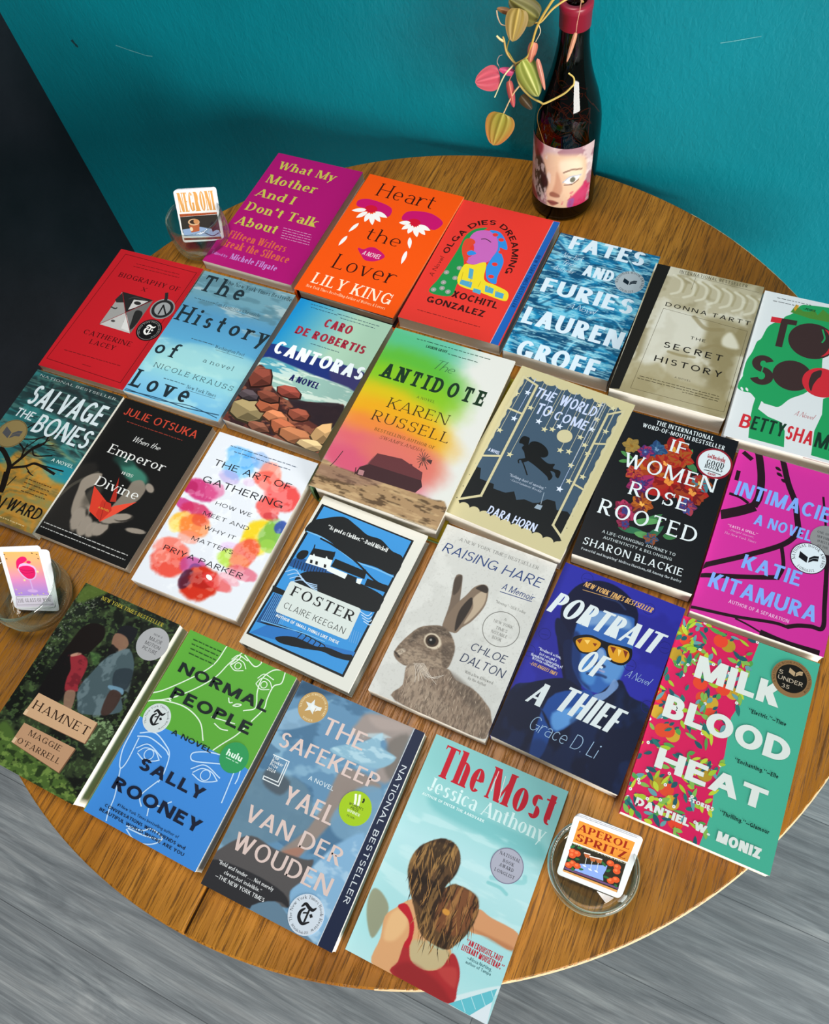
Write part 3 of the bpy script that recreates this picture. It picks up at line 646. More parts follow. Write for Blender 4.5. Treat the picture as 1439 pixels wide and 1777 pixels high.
                s.poly([(x + .02 * r, y - .6 * r), (x + .22 * r, y - .6 * r), (x + .22 * r, y + .62 * r), (x + .02 * r, y + .74 * r)], col)
                s.poly([(x + .3 * r, y - .12 * r), (x + .52 * r, y - .3 * r), (x + .74 * r, y - .08 * r), (x + .52 * r, y + .12 * r)], col)
                s.poly([(x - .36 * r, y - .1 * r), (x + .1 * r, y - .28 * r), (x + .1 * r, y - .14 * r), (x - .36 * r, y + .06 * r)], col)
            elif k == 'Q':
                P = np.array(pairs(o[2]), float); r = o[3]; out = []
                for i in range(4):
                    p, a, b = P[i], P[i - 1], P[(i + 1) % 4]; u = (a - p) / np.linalg.norm(a - p); v = (b - p) / np.linalg.norm(b - p)
                    for t in np.linspace(0, 1, 6): out.append((1 - t) ** 2 * (p + u * r) + 2 * t * (1 - t) * p + t * t * (p + v * r))
                s.poly(out, o[1])
            elif k == 'k':
                _, font, txt, col, cap, P = o; P = np.asarray(smooth(pairs(P), False, 8)); L = np.r_[0, np.cumsum(np.linalg.norm(np.diff(P, axis=0), axis=1))]
                Q, w = text_quads(font, txt, L[-1], cap, 9); T = np.gradient(P, axis=0); T /= np.linalg.norm(T, axis=1)[:, None]
                xm = Q[..., 0].clip(0, L[-1]); f = lambda A, j: np.interp(xm, L, A[:, j])
                tx, ty = f(T, 0), f(T, 1); s.quads(np.stack([f(P, 0) + ty * Q[..., 1], f(P, 1) - tx * Q[..., 1]], -1), col)
            elif k == 'c':
                _, font, txt, col, x, y, r, a0, a1, cap = o
                Q, w = text_quads(font, txt, abs(r) * abs(math.radians(a1 - a0)), cap, 4)
                a = np.radians(a0 + (a1 - a0) * Q[..., 0] / w); rr = r + Q[..., 1] if r > 0 else -r - Q[..., 1]
                s.quads(np.stack([x + rr * np.cos(a), y - rr * np.sin(a)], -1), col)
            elif k == 'S':
                _, label, x, y, r, col = o
                s.save = (s.mb, s.clamp); s.mb = MB(); s.clamp = False; s.k += 1; s.slabel = label
                t = np.linspace(0, 2 * PI, 40, endpoint=False); z1 = s.z0 + s.k * DZ + 0.00008
                ring = lambda z: np.stack([(x + r * np.cos(t) - 500) * s.S, s.h / 2 - (y - r * np.sin(t)) * s.S, np.full(40, z)], 1)
                V = np.concatenate([ring(s.z0), ring(z1)])
                s.mb.add(V, np.array([(i, (i + 1) % 40, 40 + (i + 1) % 40, 40 + i) for i in range(40)]), col); s.mb.add(ring(z1), [list(range(40))], col)
                s.k += int(0.00008 / DZ) + 1
            elif k == 'E':
                st = s.mb.build('award_seal', s.material, s.parent); st['label'] = s.slabel; s.mb, s.clamp = s.save
        if cv is not None: cv.mesh(s.mb, s.pos)

# ------------------------------------------------------------------ measured layout (metres) and cover artwork (cover units)
GEO = {'mother': (-0.6556,0.7431,0.5,0.1518,0.2413,0.016),'heart': (-0.4867,0.7346,-0.57,0.157,0.2433,0.023),'olga': (-0.3315,0.7364,0.24,0.149,0.2345,0.02),'fates': (-0.1777,0.721,-0.17,0.142,0.2198,0.024),'secret': (-0.0341,0.7046,1.59,0.1411,0.215,0.032),'bio': (-0.7911,0.4924,2.65,0.1478,0.2296,0.012),'history': (-0.6365,0.4933,1.17,0.1531,0.2265,0.017),'cantoras': (-0.4785,0.494,-0.38,0.1442,0.2176,0.021),'antidote': (-0.3052,0.4604,0.62,0.1682,0.2542,0.04),'world': (-0.1466,0.4752,-3.39,0.1509,0.2285,0.028),'women': (-0.0036,0.4742,0.99,0.1362,0.2062,0.026),'emperor': (-0.6298,0.2643,1.11,0.1409,0.2159,0.014),'art': (-0.4685,0.2594,1.66,0.1444,0.2196,0.022),'foster': (-0.3037,0.2313,-1.09,0.1407,0.2021,0.022),'hare': (-0.1488,0.2471,-0.24,0.1359,0.2138,0.02),'portrait': (-0.0071,0.2517,-1.7,0.1372,0.2122,0.02),'milk': (0.136,0.2413,0.44,0.1429,0.2192,0.014),'normal': (-0.3677,0.0151,-0.35,0.1415,0.2141,0.019),'safekeep': (-0.2147,0.0123,0.65,0.1477,0.2207,0.018),'most': (-0.0586,0.0196,0.29,0.1447,0.2179,0.012),'salvage': (-0.7726,0.258,1.77,0.1465,0.2187,0.018),'hamnet': (-0.517,0.0156,-0.19,0.1363,0.2126,0.026),'toosoon': (0.1128,0.6988,2.03,0.146,0.2338,0.028),'intimacies': (0.1371,0.4661,0.63,0.1383,0.218,0.018)}
CARDS = {'negroni': ([-0.75973,0.67598,0.045],[0.91806,0.39645,0.0],[-0.22944,0.5313,0.81552],0.06157,0.07361),'aperol': ([0.0571,0.08057,0.036],[0.99794,0.06416,0.0],[-0.04486,0.69778,0.71491],0.06171,0.07282),'winecard': ([-0.64537,0.09756,0.042],[0.91247,0.40914,0.0],[-0.27381,0.61067,0.74304],0.05165,0.08076)}
ART = {
 'mother': [('B','a80f6c'),('t','serifb','What My','c4bb4c',94,214,770,214,108),('t','serifb','Mother','c4bb4c',74,432,657,432,118),('t','serifb','And I','c4bb4c',58,637,508,637,108),('t','serifb','Don’t Talk','c4bb4c',57,847,877,847,116),('t','serifb','About','c4bb4c',55,1051,534,1051,114),('t','serifb','Fifteen Writers','d2603f',78,1236,740,1236,94),('t','serifb','Break the Silence','d2603f',69,1357,838,1357,96),('t','serifb','Edited by','b87ac8',40,1479,220,1479,31),('t','serifb','Michele Filgate','bd86cc',249,1482,774,1482,70),('m','d9a0c8',573,953,897,953,17),('m','d9a0c8',582,984,905,984,17),('m','d9a0c8',591,1015,913,1015,17),('m','d9a0c8',600,1047,922,1047,17),('m','d9a0c8',609,1078,930,1078,17)],
 'heart': [('B','ee5206'),('t','serifl','Heart','2c0e06',177,247,783,247,170),('t','serifl','the','2c0e06',330,787,691,787,150),('t','serifl','Lover','2c0e06',198,1208,824,1208,175),('t','roman','LILY KING','f7e3cb',105,1430,906,1430,125),('t','roman','New York Times Bestselling Author of Writers & Lovers','f3c9a0',89,1489,889,1489,31),('s','c00d66',[57,359,144,314,302,322,405,354,436,423,413,470,299,439,202,431,79,432]),('s','c00d66',[568,352,688,304,822,303,947,368,925,465,860,483,760,459,672,460,563,452]),('o','c9102f',225,424,62,48,0),('o','c9102f',691,454,62,48,0),('f','f1ece9',187,449,55,501,52),('f','f1ece9',208,468,139,575,52),('f','f1ece9',233,473,242,596,52),('f','f1ece9',256,477,330,609,52),('f','f1ece9',269,462,385,551,52),('f','f1ece9',279,444,423,480,52),('f','f1ece9',662,468,556,500,52),('f','f1ece9',677,486,616,570,52),('f','f1ece9',697,493,696,600,52),('f','f1ece9',722,497,795,612,52),('f','f1ece9',737,485,856,565,52),('f','f1ece9',743,468,879,500,52),('f','f1ece9',196,627,155,761,38),('f','f1ece9',166,808,144,947,38),('f','f1ece9',733,637,791,764,38),('f','f1ece9',778,798,800,960,38),('s','c00d66',[332,915,390,910,436,868,501,864,616,925,563,1003,471,1027,407,988]),('t','hand','A NOVEL','f5e9ee',400,973,582,973,52,{'jit': 0.08})],
 'olga': [('B','dd362d'),('p','1b5fb4',[936,8,1028,4,986,1575,910,1578]),('L','c9a0b0',6,[937,13,910,1578]),('t','bold','NEW YORK TIMES BESTSELLER','0d3a7a',942,463,935,1128,35),('k','bold','OLGA DIES DREAMING','33100e',62,[134,715,144,562,186,429,239,322,318,257,428,233,544,283,644,388,703,504,730,629,730,769]),('t','hand','A Novel','33100e',111,1024,120,770,45),('t','bold','XOCHITL','33100e',368,1193,818,1193,78),('t','bold','GONZALEZ','33100e',171,1322,738,1322,72),('m','7c1c1a',136,1440,757,1440,22),('s','1f8a45',[203,630,203,453,260,336,367,287,285,397,238,501,242,617,333,799,365,1050,359,1190,154,1205,171,1042,186,905]),('o','8f9a90',251,1126,26,26,0),('o','c9a8b0',251,1126,9,9,0),('o','8f9a90',213,934,26,26,0),('o','c9a8b0',213,934,9,9,0),('o','8f9a90',308,845,26,26,0),('o','c9a8b0',308,845,9,9,0),('o','8f9a90',182,1168,26,26,0),('o','c9a8b0',182,1168,9,9,0),('o','8f9a90',320,1149,26,26,0),('o','c9a8b0',320,1149,9,9,0),('o','8f9a90',318,973,26,26,0),('o','c9a8b0',318,973,9,9,0),('o','8f9a90',236,1057,26,26,0),('o','c9a8b0',236,1057,9,9,0),('s','c062b4',[254,460,274,371,352,322,443,326,524,408,565,511,570,628,505,719,420,762,354,763,327,715,362,655,342,565,298,501]),('s','d8432c',[222,491,282,463,328,501,303,578,345,607,304,659,341,705,336,750,283,701,232,601]),('s','2f86d8',[301,641,333,603,391,626,356,661,327,671]),('l','3a2430',9,[363,441,409,426,470,449]),('s','e6cf2a',[333,799,422,765,522,707,582,903,707,935,838,972,873,1051,837,1086,615,1061,371,1030]),('p','4f9fc0',[376,972,491,971,506,1040,384,1026]),('p','4f9fc0',[531,1031,604,1034,617,1084,535,1076]),('p','4f9fc0',[619,965,710,979,720,1040,642,1039]),('p','4f9fc0',[732,999,820,1006,829,1066,751,1065]),('p','4f9fc0',[398,815,443,819,478,938,433,935]),('L','b8a01a',5,[384,992,361,884]),('L','b8a01a',5,[474,999,462,910]),('L','b8a01a',5,[563,1005,562,936]),('L','b8a01a',5,[652,1012,662,961]),('L','b8a01a',5,[740,1019,760,986]),('s','2f86d8',[399,310,500,302,598,393,648,493,574,489,627,568,676,656,687,831,702,922,608,894,546,766,550,631,561,512,500,376]),('o','dd362d',473,346,28,22,0),('o','dd362d',549,390,28,22,0),('o','dd362d',606,698,28,22,0),('o','dd362d',630,850,28,22,0),('o','dd362d',607,536,28,22,0)],
 'fates': [('G',190,'1c80ae'),('gw','0e5480','7cc8e0',0.85),('gn','0a3f63',0.8,170,80,3,0.48,0.68,None),('gn','9fd6e4',0.65,140,18,7,0.6,0.74,None),('gn','c4e8ee',0.55,90,12,9,0.66,0.76,None),('gs','bfe6ee',0.5,16,[98,878,278,664,508,508]),('gs','0b3c60',0.55,22,[127,923,309,718,538,562]),('gs','bfe6ee',0.5,16,[356,880,502,736,698,778]),('gs','0b3c60',0.55,22,[384,925,532,788,727,830]),('gs','bfe6ee',0.5,16,[126,1253,417,1203,665,1202]),('gs','0b3c60',0.55,22,[154,1297,446,1252,693,1251]),('gs','bfe6ee',0.5,16,[539,1387,592,1228,754,1222]),('gs','0b3c60',0.55,22,[565,1429,620,1277,781,1271]),('gs','bfe6ee',0.5,16,[645,906,828,877,938,963]),('gs','0b3c60',0.55,22,[671,950,856,928,965,1013]),('gs','bfe6ee',0.5,16,[456,602,620,545,789,635]),('gs','0b3c60',0.55,22,[483,649,649,599,818,688]),('gs','bfe6ee',0.5,16,[507,82,679,83,859,292]),('gs','0b3c60',0.55,22,[535,132,709,140,888,347]),('gs','bfe6ee',0.5,16,[17,107,168,197,325,144]),('gs','0b3c60',0.55,22,[47,157,200,253,356,200]),('t','cond','FATES','d3e2ee',134,176,875,176,177,{'V': 0.24}),('t','cond','AND','d3e2ee',373,455,667,455,139,{'V': 0.24}),('t','cond','FURIES','d3e2ee',67,774,954,774,180,{'V': 0.24}),('t','cond','LAUREN','d3e2ee',33,1186,983,1186,200,{'V': 0.24}),('t','cond','GROFF','d3e2ee',120,1576,876,1576,209,{'V': 0.24}),('t','script','New York','cfe3ee',111,296,317,296,64),('t','script','Times','cfe3ee',144,381,280,381,58),('t','script','Bestseller','cfe3ee',94,473,294,473,57),('t','script','A Novel','cfe3ee',384,880,637,880,66),('S','round grey book award seal',826,398,137,'a3adb5'),('b','14202c',826,398,62),('c','roman','NATIONAL BOOK AWARD','1c2a36',826,398,108,200,-20,24),('c','roman','FINALIST','1c2a36',826,398,-128,235,305,24),('E',)],
 'secret': [('G',150,'b3aa90'),('gn','8c8162',0.8,260,300,5,0.42,0.66,None),('gn','d6d2c4',0.7,200,240,8,0.5,0.7,None),('gp','8a7d58',0.75,90,[637,483,951,520,952,857,972,1474,806,1484,759,987,620,730]),('gp','9a8e6a',0.7,60,[41,1258,284,1111,496,1238,902,1279,954,1496,142,1519]),('gp','d3d0c4',0.8,70,[200,516,605,563,581,879,416,933,292,1142,169,1115]),('gs','d8d3c0',0.6,26,[196,97,283,144,295,269,230,326]),('gs','9a8f6c',0.6,20,[231,86,324,150,325,274]),('gs','d8d3c0',0.6,26,[313,105,398,153,410,277,345,333]),('gs','9a8f6c',0.6,20,[348,94,439,158,440,282]),('gs','d8d3c0',0.6,26,[428,114,513,161,523,284,459,341]),('gs','9a8f6c',0.6,20,[463,103,554,166,553,289]),('gs','d8d3c0',0.6,26,[543,122,626,169,636,292,572,348]),('gs','9a8f6c',0.6,20,[577,111,667,174,666,297]),('gs','d8d3c0',0.6,26,[656,130,739,177,748,299,683,355]),('gs','9a8f6c',0.6,20,[690,120,779,182,777,304]),('gs','d8d3c0',0.6,26,[769,138,850,185,859,306,794,362]),('gs','9a8f6c',0.6,20,[803,128,890,190,888,311]),('gs','d8d3c0',0.6,26,[880,146,961,192,968,314,904,369]),('gs','9a8f6c',0.6,20,[914,136,1000,198,997,318]),('gs','d8d3c0',0.6,26,[991,154,1070,200,1077,321,1013,376]),('gs','9a8f6c',0.6,20,[1024,144,1109,205,1106,326]),('gs','8a7c58',0.7,40,[493,529,620,627,766,597]),('gs','8a7c58',0.6,30,[651,856,749,790,899,842]),('gs','85774f',0.6,28,[377,980,481,987,604,972]),('gp','dedacb',0.8,40,[785,677,844,606,942,761,807,771]),('p','191613',[16,-27,140,-55,87,1505,-25,1543]),('t','wide','INTERNATIONAL BESTSELLER','2b261c',236,53,857,53,37),('L','4a4230',3,[239,55,968,79]),('L','4a4230',3,[392,73,389,221]),('t','wide','DONNA TARTT','181410',215,480,973,480,48,{'V': 0.15}),('t','wide','THE','181410',520,784,653,784,32,{'V': 0.15}),('t','wide','SECRET','181410',321,945,836,945,66,{'V': 0.15}),('t','wide','HISTORY','181410',284,1117,871,1117,65,{'V': 0.15}),('t','wide','A NOVEL','181410',500,1241,641,1241,17),('L','5a5038',3,[209,513,970,549,976,1457,175,1463,209,513]),('m','3c3422',213,1317,901,1317,17),('m','3c3422',201,1344,918,1344,17),('m','3c3422',600,1368,904,1368,17)],
 'toosoon': [('B','d9dcdf'),('s','23985a',[399,58,320,82,275,185,221,242,201,282,129,358,99,418,78,539,51,587,38,701,12,813,12,940,16,981,-5,1071,9,1114,58,1130,111,1128,165,1174,213,1193,284,1198,353,1192,420,1089,517,1000,562,915,608,782,589,573,608,321,719,186,766,32,587,36]),('p','23985a',[159,1147,156,1257,163,1392,188,1565,465,1565,441,1411,399,1336,291,1315,202,1265,211,1182]),('p','23985a',[665,1009,683,1162,655,1338,672,1572,871,1578,876,1153,759,908]),('p','4c8434',[251,182,277,96,350,142,403,132,433,97,470,150,502,75,565,120,627,62,778,105,770,170,560,200,416,205]),('p','c9962f',[270,134,279,82,308,90,284,162]),('f','d9dcdf',66,1084,90,1120,20),('f','d9dcdf',27,1090,51,1127,20),('f','d9dcdf',211,1182,234,1218,20),('f','d9dcdf',416,1114,439,1150,20),('p','3c2a2a',[112,276,324,261,325,316,113,338]),('p','3c2a2a',[196,293,254,291,258,583,202,587]),('p','cb2a36',[112,276,199,271,194,330,113,338]),('o','3c2a2a',477,443,192,192,0),('o','cb2a36',552,438,100,150,0),('o','3c2a2a',473,445,150,186,0),('t','bold','S','3c2a2a',69,1029,261,1014,311,{'V': 0.2}),('o','3c2a2a',392,850,156,156,0),('o','cb2a36',624,850,150,150,0),('s','3c2a2a',[530,832,544,768,602,725,609,788,589,824,567,896,562,962,533,901]),('l','23985a',14,[536,294,569,383,556,437]),('l','23985a',10,[582,708,559,655,585,599]),('t','brush','B','cb2a36',92,1484,173,1484,137),('t','brush','ETTY','163426',182,1476,438,1476,136),('t','brush','SHA','cb2a36',452,1484,658,1484,138),('t','brush','MIEH','163426',675,1486,979,1486,147),('t','script','A Novel','b8323c',478,1237,624,1237,52),('m','4a4a4c',115,58,399,58,18),('m','4a4a4c',87,101,287,101,18),('t','bold','—PEOPLE','173a28',346,122,447,122,23)],
 'bio': [('B','be1c26'),('L','3a0b0e',5,[85,51,952,67,910,1487,38,1459,85,51]),('t','roman','BIOGRAPHY OF','3a0a0d',167,340,892,340,58),('t','roman','X','3a0a0d',502,438,562,438,47),('t','roman','CATHERINE','3a0a0d',216,1087,777,1087,55),('t','roman','LACEY','3a0a0d',347,1175,643,1175,53),('m','5a1014',271,138,793,138,17),('m','5a1014',257,177,807,177,17),('m','5a1014',150,1319,802,1319,18),('m','5a1014',426,1415,534,1415,16),('p','242324',[327,505,700,511,504,732]),('p','6c6a69',[700,511,692,946,504,732]),('p','bdbbb9',[692,946,321,937,504,732]),('p','9a9896',[321,937,327,505,504,732]),('p','c9c6c4',[499,561,656,538,568,646,511,692]),('o','2a2828',560,591,40,22,0),('l','3a3838',14,[443,568,499,532,620,535]),('p','2b2a2a',[334,517,309,617,341,646,417,624]),('l','3f3c3c',16,[316,711,372,718,387,700]),('o','4a4747',436,861,24,14,0),('s','262525',[668,907,522,821,635,880,592,686,684,697]),('p','d5d3d1',[531,752,682,930,566,919]),('L','8e1a22',6,[327,505,504,732]),('L','8e1a22',6,[700,511,504,732]),('L','8e1a22',6,[692,946,504,732]),('L','8e1a22',6,[321,937,504,732]),('S','round black and grey publisher seal',848,582,126,'8b8c8e'),('o','262527',848,582,112,112,0),('o','97999b',848,582,82,82,0),('L','1d1c1e',16,[841,650,834,538,912,629]),('l','262527',34,[824,494,815,449,783,385]),('E',),('S','round black newspaper seal',853,854,130,'121113'),('r','8c8a88',853,854,112,116),('T','ece9e6',853,854,62),('c','serif','The New York Times Book Review','a9a6a2',853,854,92,230,-50,17),('E',)],
 'history': [('G',150,'7fb0c4'),('gv',((0,'6f98a6'),(250,'6897a8'),(480,'4f8fb8'),(800,'57a0c8'),(900,'86c0d0'),(1150,'8ecbd6'),(1300,'7fbfdc'),(1480,'6bb0d8'))),('gn','a9bcc0',0.8,260,70,2,0.5,0.72,[-57,22,1050,-15,1062,530,230,452]),('gn','4f7684',0.6,220,60,11,0.5,0.7,[-57,22,1050,-15,1062,530,230,452]),('gn','b5e0e0',0.5,300,120,4,0.5,0.75,[-61,869,1012,851,1004,1466,10,1476]),('gp','a3d4d2',0.55,60,[318,813,985,802,1014,1016,102,1127]),('t','type','The','1d2b33',53,231,540,231,195,{'V': 0.16}),('t','type','History','1d2b33',18,618,1011,618,184,{'V': 0.16}),('t','type','of','1d2b33',22,1017,272,1017,154,{'V': 0.16}),('t','type','Love','1d2b33',12,1412,635,1412,189,{'V': 0.16}),('t','type','NICOLE KRAUSS','1d2b33',124,1159,960,1159,52),('t','type','a novel','1d2b33',537,964,853,964,47),('t','serif','The New York Times Bestseller','1d2b33',278,86,1016,86,47),('t','serif','San Francisco Chronicle','2c4450',314,344,799,344,36),('t','serif','Washington Post','2c4450',566,789,875,789,34),('t','serif','New York Times','2c4450',544,1265,850,1265,36),('m','3c5a66',79,334,306,334,20),('m','3c5a66',303,767,546,767,20),('m','3c5a66',291,1240,524,1240,20),('L','2c4450',3,[343,346,811,372]),('L','2c4450',3,[590,805,881,809]),('L','2c4450',3,[553,1282,854,1278]),('l','24455c',9,[12,1467,348,1444,639,1449,976,1417]),('l','24455c',7,[13,1451,386,1457,681,1419,973,1449])],
 'cantoras': [('G',180,'9dc4b2'),('gg',0,'1787c4',620,'a6c8b0',60),('gp','1c2f74',1,12,[-5,597,403,592,987,587,1004,812,40,788]),('gp','4a3a60',0.6,40,[694,618,1017,602,991,816,744,772]),('gp','93b8ae',1,22,[17,761,274,755,628,781,994,807,979,1021,407,1104,50,997]),('gp','2f8fb0',0.7,25,[17,761,376,771,347,886,65,886]),('gn','dbe6da',0.8,160,26,6,0.52,0.68,[25,776,998,814,979,1021,67,1026]),('gp','5f2f27',1,8,[2,874,97,874,254,1025,403,1097,531,1108,682,1051,869,1038,985,978,996,1252,997,1514,4,1526,0,1154]),('gn','2a1a1e',0.85,130,70,12,0.45,0.6,[2,874,97,874,254,1025,403,1097,531,1108,682,1051,869,1038,985,978,996,1252,997,1514,4,1526,0,1154]),('gn','a8654a',0.7,120,60,15,0.52,0.68,[2,874,97,874,254,1025,403,1097,531,1108,682,1051,869,1038,985,978,996,1252,997,1514,4,1526,0,1154]),('gp','2a1d24',0.95,14,[458,1085,657,1060,985,978,992,1245,785,1243,602,1181]),('K','74382c',102,978,122,111,3210),('K','8a3f34',426,1029,122,66,4640),('K','8b7a55',162,1348,166,133,2740),('K','a85a3c',320,1221,122,77,3750),('K','b8714c',446,1307,133,66,4180),('K','6f3a2c',272,1138,133,66,3690),('K','8a4634',650,1213,111,61,5360),('K','a45a3c',561,1378,133,77,4600),('K','a66845',736,1424,210,77,5370),('K','c49a68',941,1313,99,122,6610),('K','d0b080',901,1456,133,55,6130),('K','7a4a38',350,1459,122,49,3410),('K','4a3f44',85,1191,99,55,2700),('t','cond','CARO','9c2439',373,241,666,241,102),('t','cond','DE ROBERTIS','9c2439',146,406,890,406,94),('t','cond','CANTORAS','eaf1f4',55,682,998,682,147),('t','cond','A NOVEL','1b1d58',365,909,669,909,69),('m','27465c',131,36,380,36,18),('m','27465c',151,73,447,73,18),('m','27465c',437,58,888,58,18),('m','27465c',487,94,859,94,18),('m','27465c',359,466,664,466,18)],
 'antidote': [('G',150,'d6d6d1'),('gb','58b09a',0.9,224,6,420,230,8,0.75),('gb','4fae7a',0.9,122,207,480,220,8,0.75),('gb','55a92c',0.9,309,383,470,210,8,0.75),('gb','7fb51c',0.9,295,529,480,190,8,0.75),('gb','d2b010',0.9,276,720,470,190,8,0.75),('gb','dc9a14',0.9,380,833,480,170,8,0.75),('gb','dc7a3a',0.9,321,987,470,170,8,0.75),('gb','cf5a6a',0.9,268,1151,480,180,8,0.75),('gb','c8506e',0.9,342,1252,420,130,8,0.75),('gb','cf6a5e',0.9,549,1091,330,170,8,0.75),('gp','a38460',1,12,[-20,1542,-31,1291,147,1304,466,1297,742,1299,880,1305,979,1304,981,1525]),('gn','54402c',0.9,90,22,4,0.54,0.66,[-20,1542,-31,1291,147,1304,466,1297,742,1299,880,1305,979,1304,981,1525]),('gn','c9ab80',0.6,160,30,9,0.52,0.7,[-20,1542,-31,1291,147,1304,466,1297,742,1299,880,1305,979,1304,981,1525]),('gp','7c5a52',0.5,30,[-23,1331,161,1306,496,1307,296,1396,-15,1400]),('p','5e2f33',[354,1098,543,1078,630,1103,727,1130,745,1193,330,1200]),('p','3c2226',[330,1200,745,1193,771,1238,744,1298,294,1312,272,1307,282,1247]),('p','7a4548',[345,1109,333,1206,282,1247,253,1268,322,1210]),('p','a8777a',[287,1266,329,1264,335,1304,293,1306]),('L','35201f',7,[259,1262,275,1313]),('p','5e2f33',[614,1095,633,1095,640,1120,620,1121]),('L','4a3030',6,[687,1103,687,1025]),('L','4a3030',6,[687,1025,746,1095]),('L','5a3c34',5,[691,1027,736,1010]),('L','5a3c34',5,[691,1027,741,1034]),('L','5a3c34',5,[691,1027,737,1056]),('L','5a3c34',5,[691,1027,723,1073]),('L','5a3c34',5,[691,1027,702,1080]),('L','5a3c34',5,[691,1027,680,1077]),('L','5a3c34',5,[691,1027,660,1064]),('L','5a3c34',5,[691,1027,645,1043]),('L','5a3c34',5,[691,1027,640,1019]),('L','5a3c34',5,[691,1027,645,997]),('L','5a3c34',5,[691,1027,659,980]),('L','5a3c34',5,[691,1027,679,973]),('L','5a3c34',5,[691,1027,702,976]),('L','5a3c34',5,[691,1027,722,989]),('p','4a3030',[714,1022,753,1012,757,1049,724,1037]),('l','33282a',6,[75,1316,92,1260,108,1167]),('t','slab','ANTIDOTE','152f1c',71,469,921,469,135,{'V': 0.2}),('t','script','The','2f5a3a',421,267,596,267,89,{'V': 0.06}),('t','roman','KAREN','3c3210',244,708,731,708,91,{'V': 0.1}),('t','roman','RUSSELL','3c2a12',180,848,803,848,88,{'V': 0.1}),('t','roman','A NOVEL','55691c',425,558,572,558,22),('t','roman','BESTSELLING AUTHOR OF','6b4a1c',247,926,728,926,26),('t','serifi','SWAMPLANDIA!','6b3a24',311,978,663,978,29),('m','22493c',204,49,821,49,17),('t','bold','LAUREN GROFF','1d4030',303,101,479,101,25),('m','22493c',489,105,735,105,17)],
